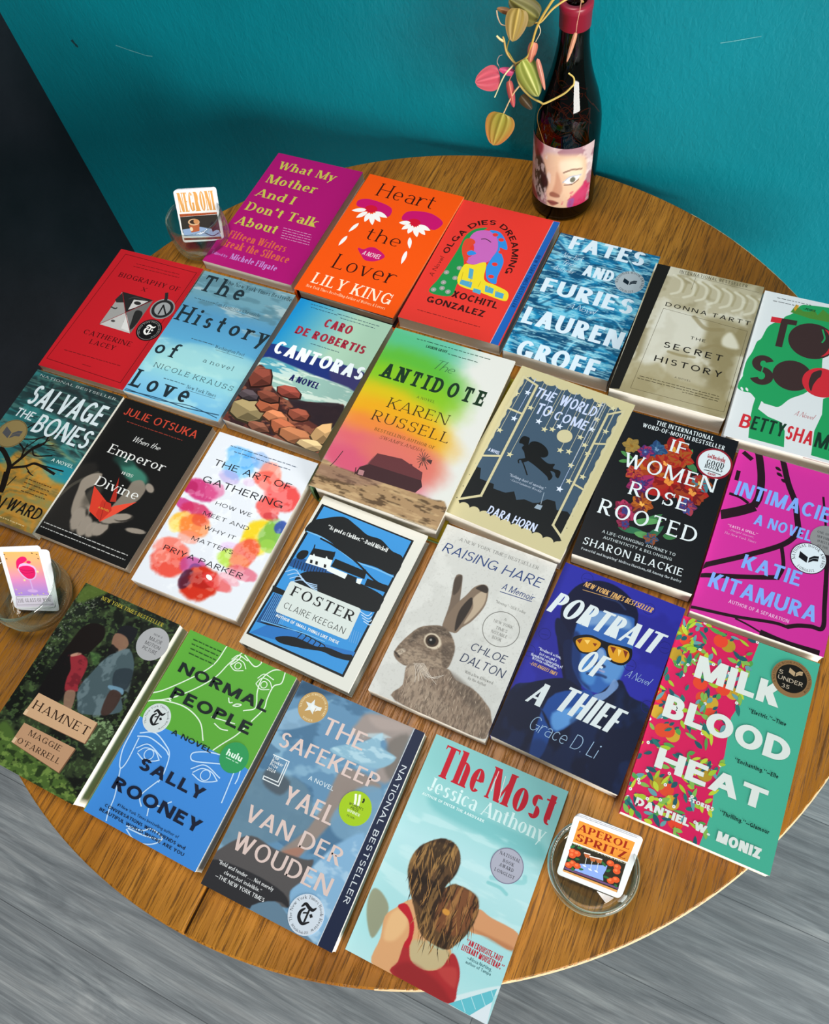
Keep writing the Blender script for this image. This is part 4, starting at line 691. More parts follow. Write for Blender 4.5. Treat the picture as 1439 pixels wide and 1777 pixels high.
 'world': [('B','c4ba90'),('p','3c5165',[60,52,940,52,940,1404,60,1404]),('p','121517',[39,1415,46,1056,118,1047,152,1138,275,1137,286,1174,353,1172,389,1169,445,1130,492,1192,545,1161,618,1162,658,1143,705,1087,768,1079,807,1143,887,1122,950,1158,1018,1154,975,1438,811,1489,77,1578]),('p','8fa0b0',[653,1159,696,1153,695,1195,644,1198]),('L','8fa0b0',5,[678,1148,660,1045]),('o','c4ba90',60,60,58,40,0),('o','c4ba90',170,60,58,40,0),('o','c4ba90',280,60,58,40,0),('o','c4ba90',390,60,58,40,0),('o','c4ba90',500,60,58,40,0),('o','c4ba90',610,60,58,40,0),('o','c4ba90',720,60,58,40,0),('o','c4ba90',830,60,58,40,0),('o','c4ba90',940,60,58,40,0),('o','c4ba90',42,60,42,60,0),('o','c4ba90',958,60,42,60,0),('o','c4ba90',42,173,42,60,0),('o','c4ba90',958,173,42,60,0),('o','c4ba90',42,287,42,60,0),('o','c4ba90',958,287,42,60,0),('o','c4ba90',42,401,42,60,0),('o','c4ba90',958,401,42,60,0),('o','c4ba90',42,514,42,60,0),('o','c4ba90',958,514,42,60,0),('o','c4ba90',42,628,42,60,0),('o','c4ba90',958,628,42,60,0),('o','c4ba90',42,742,42,60,0),('o','c4ba90',958,742,42,60,0),('o','c4ba90',42,855,42,60,0),('o','c4ba90',958,855,42,60,0),('o','c4ba90',42,969,42,60,0),('o','c4ba90',958,969,42,60,0),('o','c4ba90',42,1083,42,60,0),('o','c4ba90',958,1083,42,60,0),('o','c4ba90',42,1196,42,60,0),('o','c4ba90',958,1196,42,60,0),('o','c4ba90',42,1310,42,60,0),('o','c4ba90',958,1310,42,60,0),('o','c4ba90',42,1424,42,60,0),('o','c4ba90',958,1424,42,60,0),('o','c4ba90',60,1426,48,48,0),('o','c4ba90',148,1426,48,48,0),('o','c4ba90',236,1426,48,48,0),('o','c4ba90',324,1426,48,48,0),('o','c4ba90',412,1426,48,48,0),('o','c4ba90',500,1426,48,48,0),('o','c4ba90',588,1426,48,48,0),('o','c4ba90',676,1426,48,48,0),('o','c4ba90',764,1426,48,48,0),('o','c4ba90',852,1426,48,48,0),('o','c4ba90',940,1426,48,48,0),('p','c4ba90',[0,0,1000,0,1000,52,0,52]),('p','c4ba90',[0,1409,1000,1409,1000,1514,0,1514]),('p','c4ba90',[0,0,42,0,42,1514,0,1514]),('p','c4ba90',[958,0,1000,0,1000,1514,958,1514]),('L','a9b8d8',4,[158,80,158,234]),('*','d5def2',158,234,30),('L','b8b49a',4,[74,80,74,279]),('*','cfc8a0',74,279,30),('L','b8b49a',4,[241,80,241,363]),('*','cfc8a0',241,363,30),('L','a9b8d8',4,[162,80,162,514]),('*','d5def2',162,514,30),('L','b8b49a',4,[102,80,102,663]),('*','cfc8a0',102,663,30),('L','a9b8d8',4,[355,80,355,459]),('*','d5def2',355,459,30),('L','b8b49a',4,[428,80,428,510]),('*','cfc8a0',428,510,30),('L','b8b49a',4,[486,80,486,484]),('*','cfc8a0',486,484,30),('L','a9b8d8',4,[527,80,527,435]),('*','d5def2',527,435,30),('L','b8b49a',4,[403,80,403,338]),('*','cfc8a0',403,338,30),('L','b8b49a',4,[744,80,744,118]),('*','cfc8a0',744,118,30),('L','b8b49a',4,[849,80,849,102]),('*','cfc8a0',849,102,30),('L','b8b49a',4,[773,80,773,250]),('*','cfc8a0',773,250,30),('L','a9b8d8',4,[773,80,773,356]),('*','d5def2',773,356,30),('L','b8b49a',4,[879,80,879,331]),('*','cfc8a0',879,331,30),('L','b8b49a',4,[719,80,719,463]),('*','cfc8a0',719,463,30),('L','b8b49a',4,[778,80,778,517]),('*','cfc8a0',778,517,30),('L','b8b49a',4,[621,80,621,640]),('*','cfc8a0',621,640,30),('L','b8b49a',4,[688,80,688,624]),('*','cfc8a0',688,624,30),('L','b8b49a',4,[829,80,829,582]),('*','cfc8a0',829,582,30),('L','b8b49a',4,[752,80,752,733]),('*','cfc8a0',752,733,30),('L','b8b49a',4,[874,80,874,792]),('*','cfc8a0',874,792,30),('L','b8b49a',4,[793,80,793,871]),('*','cfc8a0',793,871,30),('L','a9b8d8',4,[755,80,755,966]),('*','d5def2',755,966,30),('L','b8b49a',4,[274,80,274,840]),('*','cfc8a0',274,840,30),('L','b8b49a',4,[596,80,596,495]),('*','cfc8a0',596,495,30),('L','c6bd96',20,[60,100,200,139,227,1272,77,1376,60,100]),('L','c6bd96',18,[49,439,209,447]),('L','c6bd96',18,[79,939,217,882]),('L','c6bd96',18,[938,94,834,173,834,1273,926,1337,938,94]),('L','c6bd96',16,[845,473,923,441]),('L','c6bd96',16,[838,879,922,894]),('o','c6bd96',601,505,62,62,0),('s','0e1012',[292,664,307,636,352,634,364,666,369,704,342,713,321,708,295,708]),('o','0e1012',463,703,92,56,20),('s','0e1012',[335,739,371,693,469,745,576,791,633,776,636,817,698,818,709,879,684,876,664,848,627,847,662,886,651,930,623,904,565,878,484,848,407,824,370,775]),('l','0e1012',34,[441,794,409,833,381,855]),('l','0e1012',10,[372,884,359,860,378,847,422,890,477,956]),('t','brush','THE','c2cdea',216,244,383,244,97,{'jit': 0.07}),('t','brush','WORLD','c2cdea',431,245,744,245,104,{'jit': 0.07}),('t','brush','TO','c2cdea',288,392,410,392,107,{'jit': 0.07}),('t','brush','COME','c2cdea',447,391,727,391,92,{'jit': 0.07}),('t','brush','DARA HORN','c9d3ee',330,1390,728,1390,72,{'jit': 0.05}),('t','brush','A NOVEL','c9d3ee',98,879,193,879,30),('t','serif','“Nothing short of amazing.”','b8c4d8',348,1021,658,1021,24),('t','serifi','—Entertainment Weekly','b8c4d8',369,1055,639,1055,21)],
 'women': [('B','141317'),('f','4d8a4a',87,432,216,478,40),('f','4d8a4a',99,536,197,501,36),('f','4d8a4a',657,210,626,329,40),('f','3f7a48',432,1082,589,908,62),('f','2f6a4a',282,1153,505,1125,62),('f','5a9a5a',388,1056,607,973,62),('f','3f7a48',643,1101,754,1073,62),('f','2f6a4a',524,1189,629,1008,62),('f','5a9a5a',418,1158,581,1139,62),('f','3f7a48',645,353,749,421,62),('F',548,585,202,['a81f1c','a22c1a','7f1414'],9,1,'e08a3a'),('F',385,494,148,['9c3a18','b8641e','a82a1c'],8,2,'5a1414'),('F',522,267,148,['b82a24','a84a20','8a1c20'],8,3,'e0a040'),('F',342,691,121,['7a1f52','a02a5a','4a2060'],8,4,'c04a80'),('F',371,313,94,['26426e','335a80'],6,5,'6a8ab0'),('F',159,351,81,['9a7a38','8a7038'],6,6,'8a6020'),('F',760,626,162,['a8221c','983a1c','701418'],8,7,'e09040'),('F',800,522,94,['94481e','3f7a8a','a02a2a'],7,8,'e0c060'),('F',290,976,108,['7a1c3a','a83058'],7,9,'3a3a7a'),('F',402,876,108,['94441a','b0601e','5a1a2a'],7,10,'f0b050'),('F',479,429,108,['9a1c1c','a8421e'],7,11,'f0a050'),('F',592,341,108,['a8281c','a0501e'],6,12,'701010'),('F',285,368,81,['4a2a6a','a02a4a'],6,13,'6a8ac0'),('F',757,773,81,['5a2a5a','a03a4a','3f4a8a'],7,14,''),('F',318,1110,67,['6a1c3a','8a2a4a'],6,15,''),('F',563,1160,67,['2a4a6a','8a4a2a'],6,16,''),('F',253,603,81,['b04a2a','8a1a3a'],6,17,''),('o','3a3a78',362,684,13,13,0),('o','3a3a78',354,709,13,13,0),('o','3a3a78',329,710,13,13,0),('o','3a3a78',322,684,13,13,0),('o','3a3a78',342,668,13,13,0),('o','3a3a78',308,367,13,13,0),('o','3a3a78',300,394,13,13,0),('o','3a3a78',274,394,13,13,0),('o','3a3a78',267,367,13,13,0),('o','3a3a78',288,351,13,13,0),('o','3a3a78',314,982,13,13,0),('o','3a3a78',306,1007,13,13,0),('o','3a3a78',281,1008,13,13,0),('o','3a3a78',274,983,13,13,0),('o','3a3a78',294,967,13,13,0),('o','3a3a78',349,1099,13,13,0),('o','3a3a78',341,1124,13,13,0),('o','3a3a78',317,1124,13,13,0),('o','3a3a78',309,1100,13,13,0),('o','3a3a78',330,1084,13,13,0),('o','3a3a78',740,765,13,13,0),('o','3a3a78',732,790,13,13,0),('o','3a3a78',708,791,13,13,0),('o','3a3a78',701,766,13,13,0),('o','3a3a78',722,750,13,13,0),('t','flare','THE INTERNATIONAL','dde5e9',293,72,795,72,45,{'V': 0.16}),('t','flare','WORD-OF-MOUTH BESTSELLER','dde5e9',189,133,905,133,42,{'V': 0.16}),('t','flare','IF','dde5e9',471,295,620,295,126),('t','flare','WOMEN','dde5e9',138,572,926,572,141),('t','flare','ROSE','dde5e9',265,822,762,822,131),('t','flare','ROOTED','dde5e9',79,1081,904,1081,142),('t','flare','A LIFE-CHANGING JOURNEY TO','c9d3d6',173,1248,785,1248,27),('t','flare','AUTHENTICITY & BELONGING','c9d3d6',197,1297,769,1297,25),('t','flare','SHARON BLACKIE','dde5e9',55,1401,879,1401,68),('t','serifb','‘Powerful and inspiring’ Melissa Harrison,All Among the Barley','b8bfc4',50,1455,889,1455,22),('S','round white book club seal with red rim',860,290,150,'8c1a2c'),('o','d6dfe4',860,290,134,134,0),('t','cond','Good Housekeeping','a01c2c',790,254,938,254,44),('t','serifb','GOOD','1c1c20',795,320,945,320,54),('t','serifb','BOOKS','1c1c20',792,357,943,357,40),('l','1c1c20',7,[794,382,841,376,941,384]),('t','bold','READERS','a01c2c',833,413,900,413,22),('m','a01c2c',826,434,898,434,22),('E',)],
 'intimacies': [('B','cb2e97'),('l','24101a',62,[150,-35,227,205,254,390,235,506]),('l','24101a',85,[244,503,140,587,1,678]),('l','24101a',26,[24,454,109,458,190,491]),('l','24101a',34,[44,213,47,312]),('l','24101a',40,[35,21,121,71]),('f','24101a',312,74,368,98,30),('f','24101a',334,125,389,149,30),('f','24101a',381,173,436,197,30),('l','24101a',48,[357,-10,442,190,532,349,576,483,619,616]),('l','24101a',44,[623,608,527,763,291,955,-28,1181]),('l','24101a',30,[522,787,570,948,554,1063]),('l','24101a',40,[562,1057,335,1140,-13,1257]),('l','24101a',26,[-21,1544,323,1498,600,1441,713,1438]),('l','24101a',34,[704,1438,780,1396,868,1369,948,1348,924,1155,859,716]),('l','24101a',18,[859,716,785,429,729,224]),('l','24101a',14,[332,1512,428,1527,530,1552]),('l','24101a',44,[530,1552,723,1567,967,1555]),('t','brush','INTIMACIES','7da6f0',60,449,896,449,139,{'V': 0.19}),('t','brush','A NOVEL','7da6f0',269,664,714,664,99,{'V': 0.19}),('t','brush','KATIE','7da6f0',270,1078,715,1078,129,{'V': 0.19}),('t','brush','KITAMURA','7da6f0',71,1328,884,1328,135,{'V': 0.19}),('t','brush','AUTHOR OF A SEPARATION','e6a6d6',253,1405,707,1405,31),('t','bold','“CASTS A SPELL.”','eeb6dc',84,757,324,757,23),('t','serifi','—Dwight Garner,','e6a6d6',97,790,303,790,20),('t','serifi','The New York Times','e6a6d6',74,830,329,830,22),('S','round grey book review seal',835,606,130,'8c8c8e'),('t','roman','ONE OF THE','3a3a3c',748,564,899,564,22),('t','roman','NEW YORK TIMES','3a3a3c',756,605,907,605,22),('t','roman','10 BEST BOOKS','3a3a3c',764,645,915,645,22),('t','roman','OF THE YEAR','3a3a3c',773,686,923,686,22),('E',),('S','round white book award seal',733,813,136,'23141c'),('o','dbe5ee',733,813,130,130,0),('b','16141c',733,813,72),('c','roman','NATIONAL BOOK AWARD','1c1620',733,813,100,205,-25,24),('c','roman','LONGLIST','1c1620',733,813,-120,235,305,24),('E',)],
 'salvage': [('G',160,'2b6b6d'),('gp','b07c2c',1,50,[103,1119,321,978,374,830,585,809,740,934,1017,999,1001,1498,183,1565]),('gp','b0802f',0.8,50,[558,583,757,698,955,757,715,712,586,679]),('gp','252628',0.85,60,[313,-23,1024,-7,989,694,756,620,703,427,271,369,252,167]),('gp','1f2426',0.7,50,[7,78,360,46,268,190,40,336]),('gw','1c4a4c','3f8a84',0.35),('gn','1d2a2c',0.6,240,40,3,0.52,0.66,[-32,4,1024,-7,969,778,202,890,-13,603]),('gn','6fa89a',0.35,260,30,8,0.6,0.72,[-32,4,1024,-7,969,778,202,890,-13,603]),('gs','4f9a90',0.5,16,[342,469,595,463,756,620,975,674]),('gs','143a40',0.5,16,[443,515,693,510,838,644,1010,687]),('gs','4f9a90',0.5,16,[543,561,791,556,919,667,1045,701]),('gs','143a40',0.5,16,[641,607,887,601,1000,691,1079,714]),('gs','4f9a90',0.5,16,[739,652,982,645,1079,714,1114,727]),('gp','23889a',0.8,40,[697,873,996,819,997,969,835,976]),('gn','d8a04a',0.35,200,60,5,0.55,0.7,[103,1119,585,809,1017,999,1001,1498,183,1565]),('l','16100c',60,[474,1253,453,1173,403,1052]),('l','16100c',44,[418,1072,379,984,260,896,178,859]),('l','16100c',30,[397,1016,441,904,484,779,529,711]),('l','16100c',26,[402,1014,539,947,619,893,851,926]),('l','16100c',16,[446,902,409,805,283,743]),('l','16100c',18,[488,784,564,686,569,579,725,545]),('l','16100c',14,[495,775,557,825,716,770]),('l','16100c',14,[619,893,757,884,912,874]),('l','16100c',10,[539,947,629,998,666,1004]),('l','16100c',12,[409,805,463,695,480,662]),('l','16100c',10,[441,904,414,738]),('l','16100c',10,[529,711,664,678]),('l','16100c',10,[529,711,595,636]),('l','16100c',14,[308,722,470,666,600,548]),('l','16100c',10,[629,998,588,987]),('l','16100c',10,[492,1172,511,1090,517,1063]),('l','16100c',8,[623,731,704,716]),('l','16100c',12,[289,621,348,534,380,483]),('t','brush','SALVAGE','ccd9de',112,370,936,370,224,{'V': 0.16,'jit': 0.04}),('t','brush','THE','ccd9de',88,521,291,521,91,{'V': 0.15,'jit': 0.04}),('t','brush','BONES','ccd9de',350,619,962,619,197,{'V': 0.15,'jit': 0.04}),('t','roman','NATIONAL BESTSELLER','b8c2c0',66,61,949,61,24),('t','brush','A NOVEL','c2d8d4',732,821,970,821,33),('t','brush','WARD','14120f',610,1370,970,1370,113,{'V': 0.15}),('t','brush','JESMYN','14120f',23,1399,572,1399,124,{'V': 0.15}),('m','4a3416',614,1055,900,1055,24),('m','4a3416',626,1094,903,1094,24),('m','4a3416',637,1134,907,1134,24),('m','4a3416',648,1173,911,1173,24),('m','d6bc84',244,1458,892,1458,26),('S','round bronze book award seal',197,700,150,'86744a'),('r','5c4f32',197,700,140,146),('b','4a4a4e',197,700,92),('E',)],
 'emperor': [('G',160,'121212'),('gp','23211f',0.9,60,[-7,820,179,752,343,1323,35,1438,-49,997]),('gs','4a463e',0.8,30,[-11,1191,61,989,214,804]),('gb','2f6a5c',0.95,456,652,110,60,20,0.7),('gb','3a7a68',0.95,572,707,150,70,15,0.6),('gb','1d3f38',0.8,382,613,110,50,0,0.8),('gp','94897c',0.95,14,[114,922,170,837,263,803,271,912,210,1014,357,1133,386,1246,351,1335,226,1259,170,1156,136,1026]),('gp','83796d',0.95,14,[578,864,584,774,660,731,740,789,747,880,725,943,634,1046,540,1096]),('gb','1c1a18',0.8,326,1280,72.0,132.0,-15,0.3),('gb','978c80',0.95,309,1274,66.0,126.0,-15,0.35),('gb','1c1a18',0.8,425,1319,66.0,104.50000000000001,-8,0.3),('gb','978c80',0.95,409,1314,60.50000000000001,99.75,-8,0.35),('gb','1c1a18',0.8,509,1326,60.0,82.5,0,0.3),('gb','978c80',0.95,493,1320,55.00000000000001,78.75,0,0.35),('gb','1c1a18',0.8,581,1291,62.4,90.2,20,0.3),('gb','978c80',0.95,564,1286,57.2,86.10000000000001,20,0.35),('gb','1c1a18',0.8,657,1157,156.0,49.50000000000001,-25,0.3),('gb','978c80',0.95,640,1151,143.0,47.25,-25,0.35),('gb','1c1a18',0.8,712,1121,84.0,33.0,-25,0.3),('gb','978c80',0.95,695,1115,77.0,31.5,-25,0.35),('gb','1c1a18',0.8,900,1195,108.0,26.400000000000002,-10,0.3),('gb','978c80',0.95,883,1189,99.00000000000001,25.200000000000003,-10,0.35),('gb','1c1a18',0.8,792,782,60.0,33.0,30,0.3),('gb','978c80',0.95,775,775,55.00000000000001,31.5,30,0.35),('gb','4a443c',0.7,301,1028,60,120,10,0.8),('p','cf3a28',[262,935,466,1033,493,1117,492,1214,363,1170,301,1028]),('p','a82a1e',[436,775,552,1006,495,1023]),('p','df4a34',[735,939,566,1040,502,1110,521,1229,616,1114]),('p','bc3022',[418,1033,516,1035,563,1095,521,1229,444,1178]),('L','8a2018',6,[460,1048,519,1219]),('t','sans','A NOVEL','d0a83a',425,1116,546,1116,18),('t','cond','JULIE OTSUKA','bf402d',79,170,903,170,83,{'V': 0.15}),('m','8a3326',168,233,795,233,22),('t','script','When the','e4e4e2',326,401,639,401,59,{'V': 0.09}),('t','serif','Emperor','e4e4e2',171,586,799,586,95),('t','script','was','e4e4e2',423,739,550,739,58,{'V': 0.08}),('t','serif','Divine','e4e4e2',250,924,726,924,95),('m','b8b8b6',28,1419,950,1419,22),('m','b8b8b6',25,1465,952,1465,22)],
 'art': [('G',190,'dde1e9'),('gb','5fb0ec',0.85,325,171,166.6,93.1,10,0.3),('gb','7cc0f0',0.85,341,281,147.0,107.8,0,0.3),('gb','4a9ce0',0.6,392,186,58.8,88.2,0,0.3),('gb','b09ad8',0.55,310,383,107.8,58.8,10,0.3),('gb','7fa8e0',0.6,502,147,107.8,68.6,30,0.3),('gb','d8b0d8',0.5,508,374,58.8,39.2,0,0.3),('gb','f08a74',0.8,642,221,117.6,88.2,40,0.3),('gb','ee5a4c',0.85,658,305,137.2,88.2,10,0.3),('gb','e23c3a',0.9,850,401,166.6,127.39999999999999,10,0.3),('gb','f08a80',0.5,769,326,58.8,58.8,0,0.3),('gb','e8504a',0.85,783,542,117.6,88.2,30,0.3),('gb','c83a40',0.8,845,606,68.6,39.2,0,0.3),('gb','c42a6e',0.9,130,583,176.4,93.1,10,0.3),('gb','b01e5c',0.8,30,589,78.4,58.8,0,0.3),('gb','d85a90',0.6,259,552,88.2,78.4,0,0.3),('gb','c0307c',0.85,68,754,107.8,49.0,10,0.3),('gb','c82a5a',0.85,201,780,147.0,78.4,0,0.3),('gb','f0b83c',0.9,130,908,107.8,98.0,0,0.3),('gb','f5dc6a',0.6,103,961,58.8,58.8,0,0.3),('gb','ef7a34',0.85,259,905,137.2,107.8,0,0.3),('gb','d8422e',0.6,278,840,78.4,58.8,0,0.3),('gb','f08a70',0.6,266,1016,98.0,58.8,0,0.3),('gb','ec6a58',0.85,180,1161,166.6,98.0,0,0.3),('gb','e2402e',0.9,218,1272,166.6,127.39999999999999,0,0.3),('gb','f0a090',0.5,144,1244,68.6,58.8,0,0.3),('gb','e8c818',0.95,840,807,147.0,166.6,0,0.3),('gb','f0e03a',0.6,842,890,78.4,78.4,0,0.3),('gb','6fb04a',0.85,931,745,107.8,137.2,0,0.3),('gb','2f4aa0',0.9,970,661,58.8,58.8,0,0.3),('gb','98c84a',0.7,946,852,78.4,58.8,0,0.3),('gb','d8b0e0',0.7,670,981,107.8,58.8,0,0.3),('gb','b0d840',0.85,689,1064,107.8,78.4,0,0.3),('gb','e2503c',0.9,793,977,107.8,147.0,10,0.3),('gb','e87a40',0.6,791,1074,88.2,68.6,0,0.3),('gb','d8506a',0.7,857,1144,137.2,58.8,0,0.3),('gb','b8408c',0.8,436,1233,127.39999999999999,78.4,0,0.3),('gb','6a3a80',0.7,472,1247,58.8,49.0,0,0.3),('gb','c82a12',1,560,1349,166.6,147.0,0,0.3),('gb','3a1030',0.8,437,1354,58.8,88.2,0,0.3),('gb','a8140c',0.8,570,1319,117.6,68.6,0,0.3),('gb','e04040',0.7,690,1287,147.0,58.8,10,0.3),('gb','e890a0',0.6,780,1227,98.0,39.2,10,0.3),('gn','ffffff',0.22,70,70,4,0.52,0.7,[146,115,912,275,916,1203,526,1482,85,1335,-34,581]),('o','f4ece8',615,1272,34,18,20),('t','sans','THE ART OF','17171d',113,323,878,323,62),('t','sans','GATHERING','17171d',100,505,893,505,64),('t','sans','HOW WE','1a1a22',327,665,680,665,35),('t','sans','MEET AND','1a1a22',270,785,720,785,35),('t','sans','WHY IT','1a1a22',344,901,651,901,34),('t','sans','MATTERS','1a1a22',296,1026,697,1026,36),('t','sans','PRIYA PARKER','17171d',111,1191,877,1191,48),('m','4a5a70',170,100,839,100,20),('m','4a5a70',230,144,794,144,20)],
 'foster': [('B','d5d5cd'),('p','14181c',[25,78,913,84,911,1348,16,1353]),('p','378ccf',[52,93,894,98,892,1329,35,1336]),('s','14181b',[25,262,92,206,255,119,405,150,527,189,654,184,781,239,895,262,902,421,719,425,512,439,323,384,174,355,16,367]),('l','6fb0e0',12,[28,362,177,361,345,398,543,444,725,438,900,443]),('l','14181b',16,[169,373,311,389,542,442,774,533,901,537]),('p','14181b',[707,540,907,534,913,589,712,604]),('l','6fb0e0',9,[724,627,903,650]),('p','20508a',[89,589,369,604,459,610,294,680,40,700,48,636]),('L','14181b',6,[76,632,88,702]),('L','14181b',6,[101,630,114,700]),('L','14181b',6,[127,628,140,698]),('L','14181b',6,[153,627,165,696]),('L','14181b',6,[178,625,190,694]),('L','14181b',6,[204,623,216,692]),('L','14181b',6,[229,621,241,690]),('L','14181b',6,[254,619,266,688]),('L','14181b',6,[280,617,291,686]),('L','14181b',6,[305,615,316,684]),('L','14181b',6,[330,613,342,682]),('L','14181b',6,[355,612,367,680]),('s','14181b',[210,687,459,610,682,602,891,627,915,701,896,773,705,806,419,802,276,805,155,798]),('p','dfe5e4',[162,535,361,504,378,600,160,619]),('p','14181b',[159,476,351,436,364,510,158,542]),('p','dfe5e4',[362,570,537,569,537,617,361,611]),('p','14181b',[379,489,674,489,687,556,376,564]),('p','dfe5e4',[628,574,672,560,676,610,639,611]),('p','14181b',[537,569,625,568,633,616,536,615]),('p','dfe5e4',[189,557,188,518,227,550]),('p','dfe5e4',[299,536,299,497,337,529]),('p','14181b',[186,578,208,575,218,603,196,607]),('p','14181b',[234,572,256,569,266,598,244,601]),('p','14181b',[313,569,335,566,344,594,323,597]),('L','14181b',10,[166,481,157,446]),('L','14181b',10,[357,475,346,438]),('L','14181b',10,[669,520,659,480]),('s','14181b',[60,579,79,533,131,518,145,558,120,606,71,611]),('l','a8c8e8',7,[44,758,120,710,226,768,352,758]),('l','a8c8e8',7,[75,777,152,729,254,777,359,772]),('l','a8c8e8',7,[107,796,183,748,282,785,367,786]),('l','a8c8e8',7,[138,815,214,767,310,793,375,800]),('p','1c4a80',[56,958,218,960,213,1202,44,1234]),('L','5f9fd8',5,[68,953,74,1200]),('L','5f9fd8',5,[82,955,90,1197]),('L','5f9fd8',5,[97,957,106,1194]),('L','5f9fd8',5,[112,960,122,1192]),('L','5f9fd8',5,[126,962,138,1189]),('L','5f9fd8',5,[141,965,153,1186]),('L','5f9fd8',5,[155,967,169,1184]),('L','5f9fd8',5,[170,969,185,1181]),('L','5f9fd8',5,[184,972,201,1178]),('L','5f9fd8',5,[199,974,217,1176]),('L','5f9fd8',5,[213,976,232,1173]),('L','5f9fd8',5,[228,979,248,1170]),('p','14181b',[10,905,174,907,182,947,26,956]),('p','14181b',[55,1229,241,1176,473,1158,261,1209]),('p','2a70b8',[44,1332,138,1221,370,1175,572,1183,803,1149,903,1132,901,1206,691,1198,512,1277,271,1301]),('l','14181b',8,[381,1171,433,1162,421,1215]),('l','14181b',8,[424,1171,478,1167,469,1216]),('l','14181b',8,[467,1172,523,1172,518,1217]),('l','14181b',8,[510,1172,568,1177,566,1217]),('l','14181b',8,[552,1173,613,1181,613,1218]),('l','14181b',8,[594,1173,657,1186,661,1219]),('s','14181b',[258,1280,395,1220,590,1216,686,1187,820,1182,892,1164,896,1209,765,1233,656,1234,509,1272,318,1308]),('l','b8d4ee',7,[780,816,854,826,876,788]),('l','b8d4ee',7,[802,837,870,847,890,816]),('l','b8d4ee',7,[824,858,886,867,904,843]),('l','b8d4ee',7,[846,879,902,888,918,870]),('L','5f9fd8',6,[794,976,818,1075]),('L','5f9fd8',6,[813,976,836,1073]),('L','5f9fd8',6,[832,976,854,1070]),('L','5f9fd8',6,[852,976,872,1068]),('L','5f9fd8',6,[871,976,890,1065]),('l','6fb0e0',8,[72,1208,248,1187,448,1162,639,1154]),('Q','cbd4d1',[125,809,785,794,800,1072,140,1096],26),('t','roman','FOSTER','131416',180,922,762,922,86,{'V': 0.17}),('t','light','CLAIRE KEEGAN','1c1e20',183,1040,747,1040,53,{'V': 0.09}),('t','bold','AUTHOR OF SMALL THINGS LIKE THESE','dfe5e6',164,1131,747,1131,25),('t','serifb','“As good as Chekhov.”—David Mitchell','e6eaea',178,268,750,268,36)],
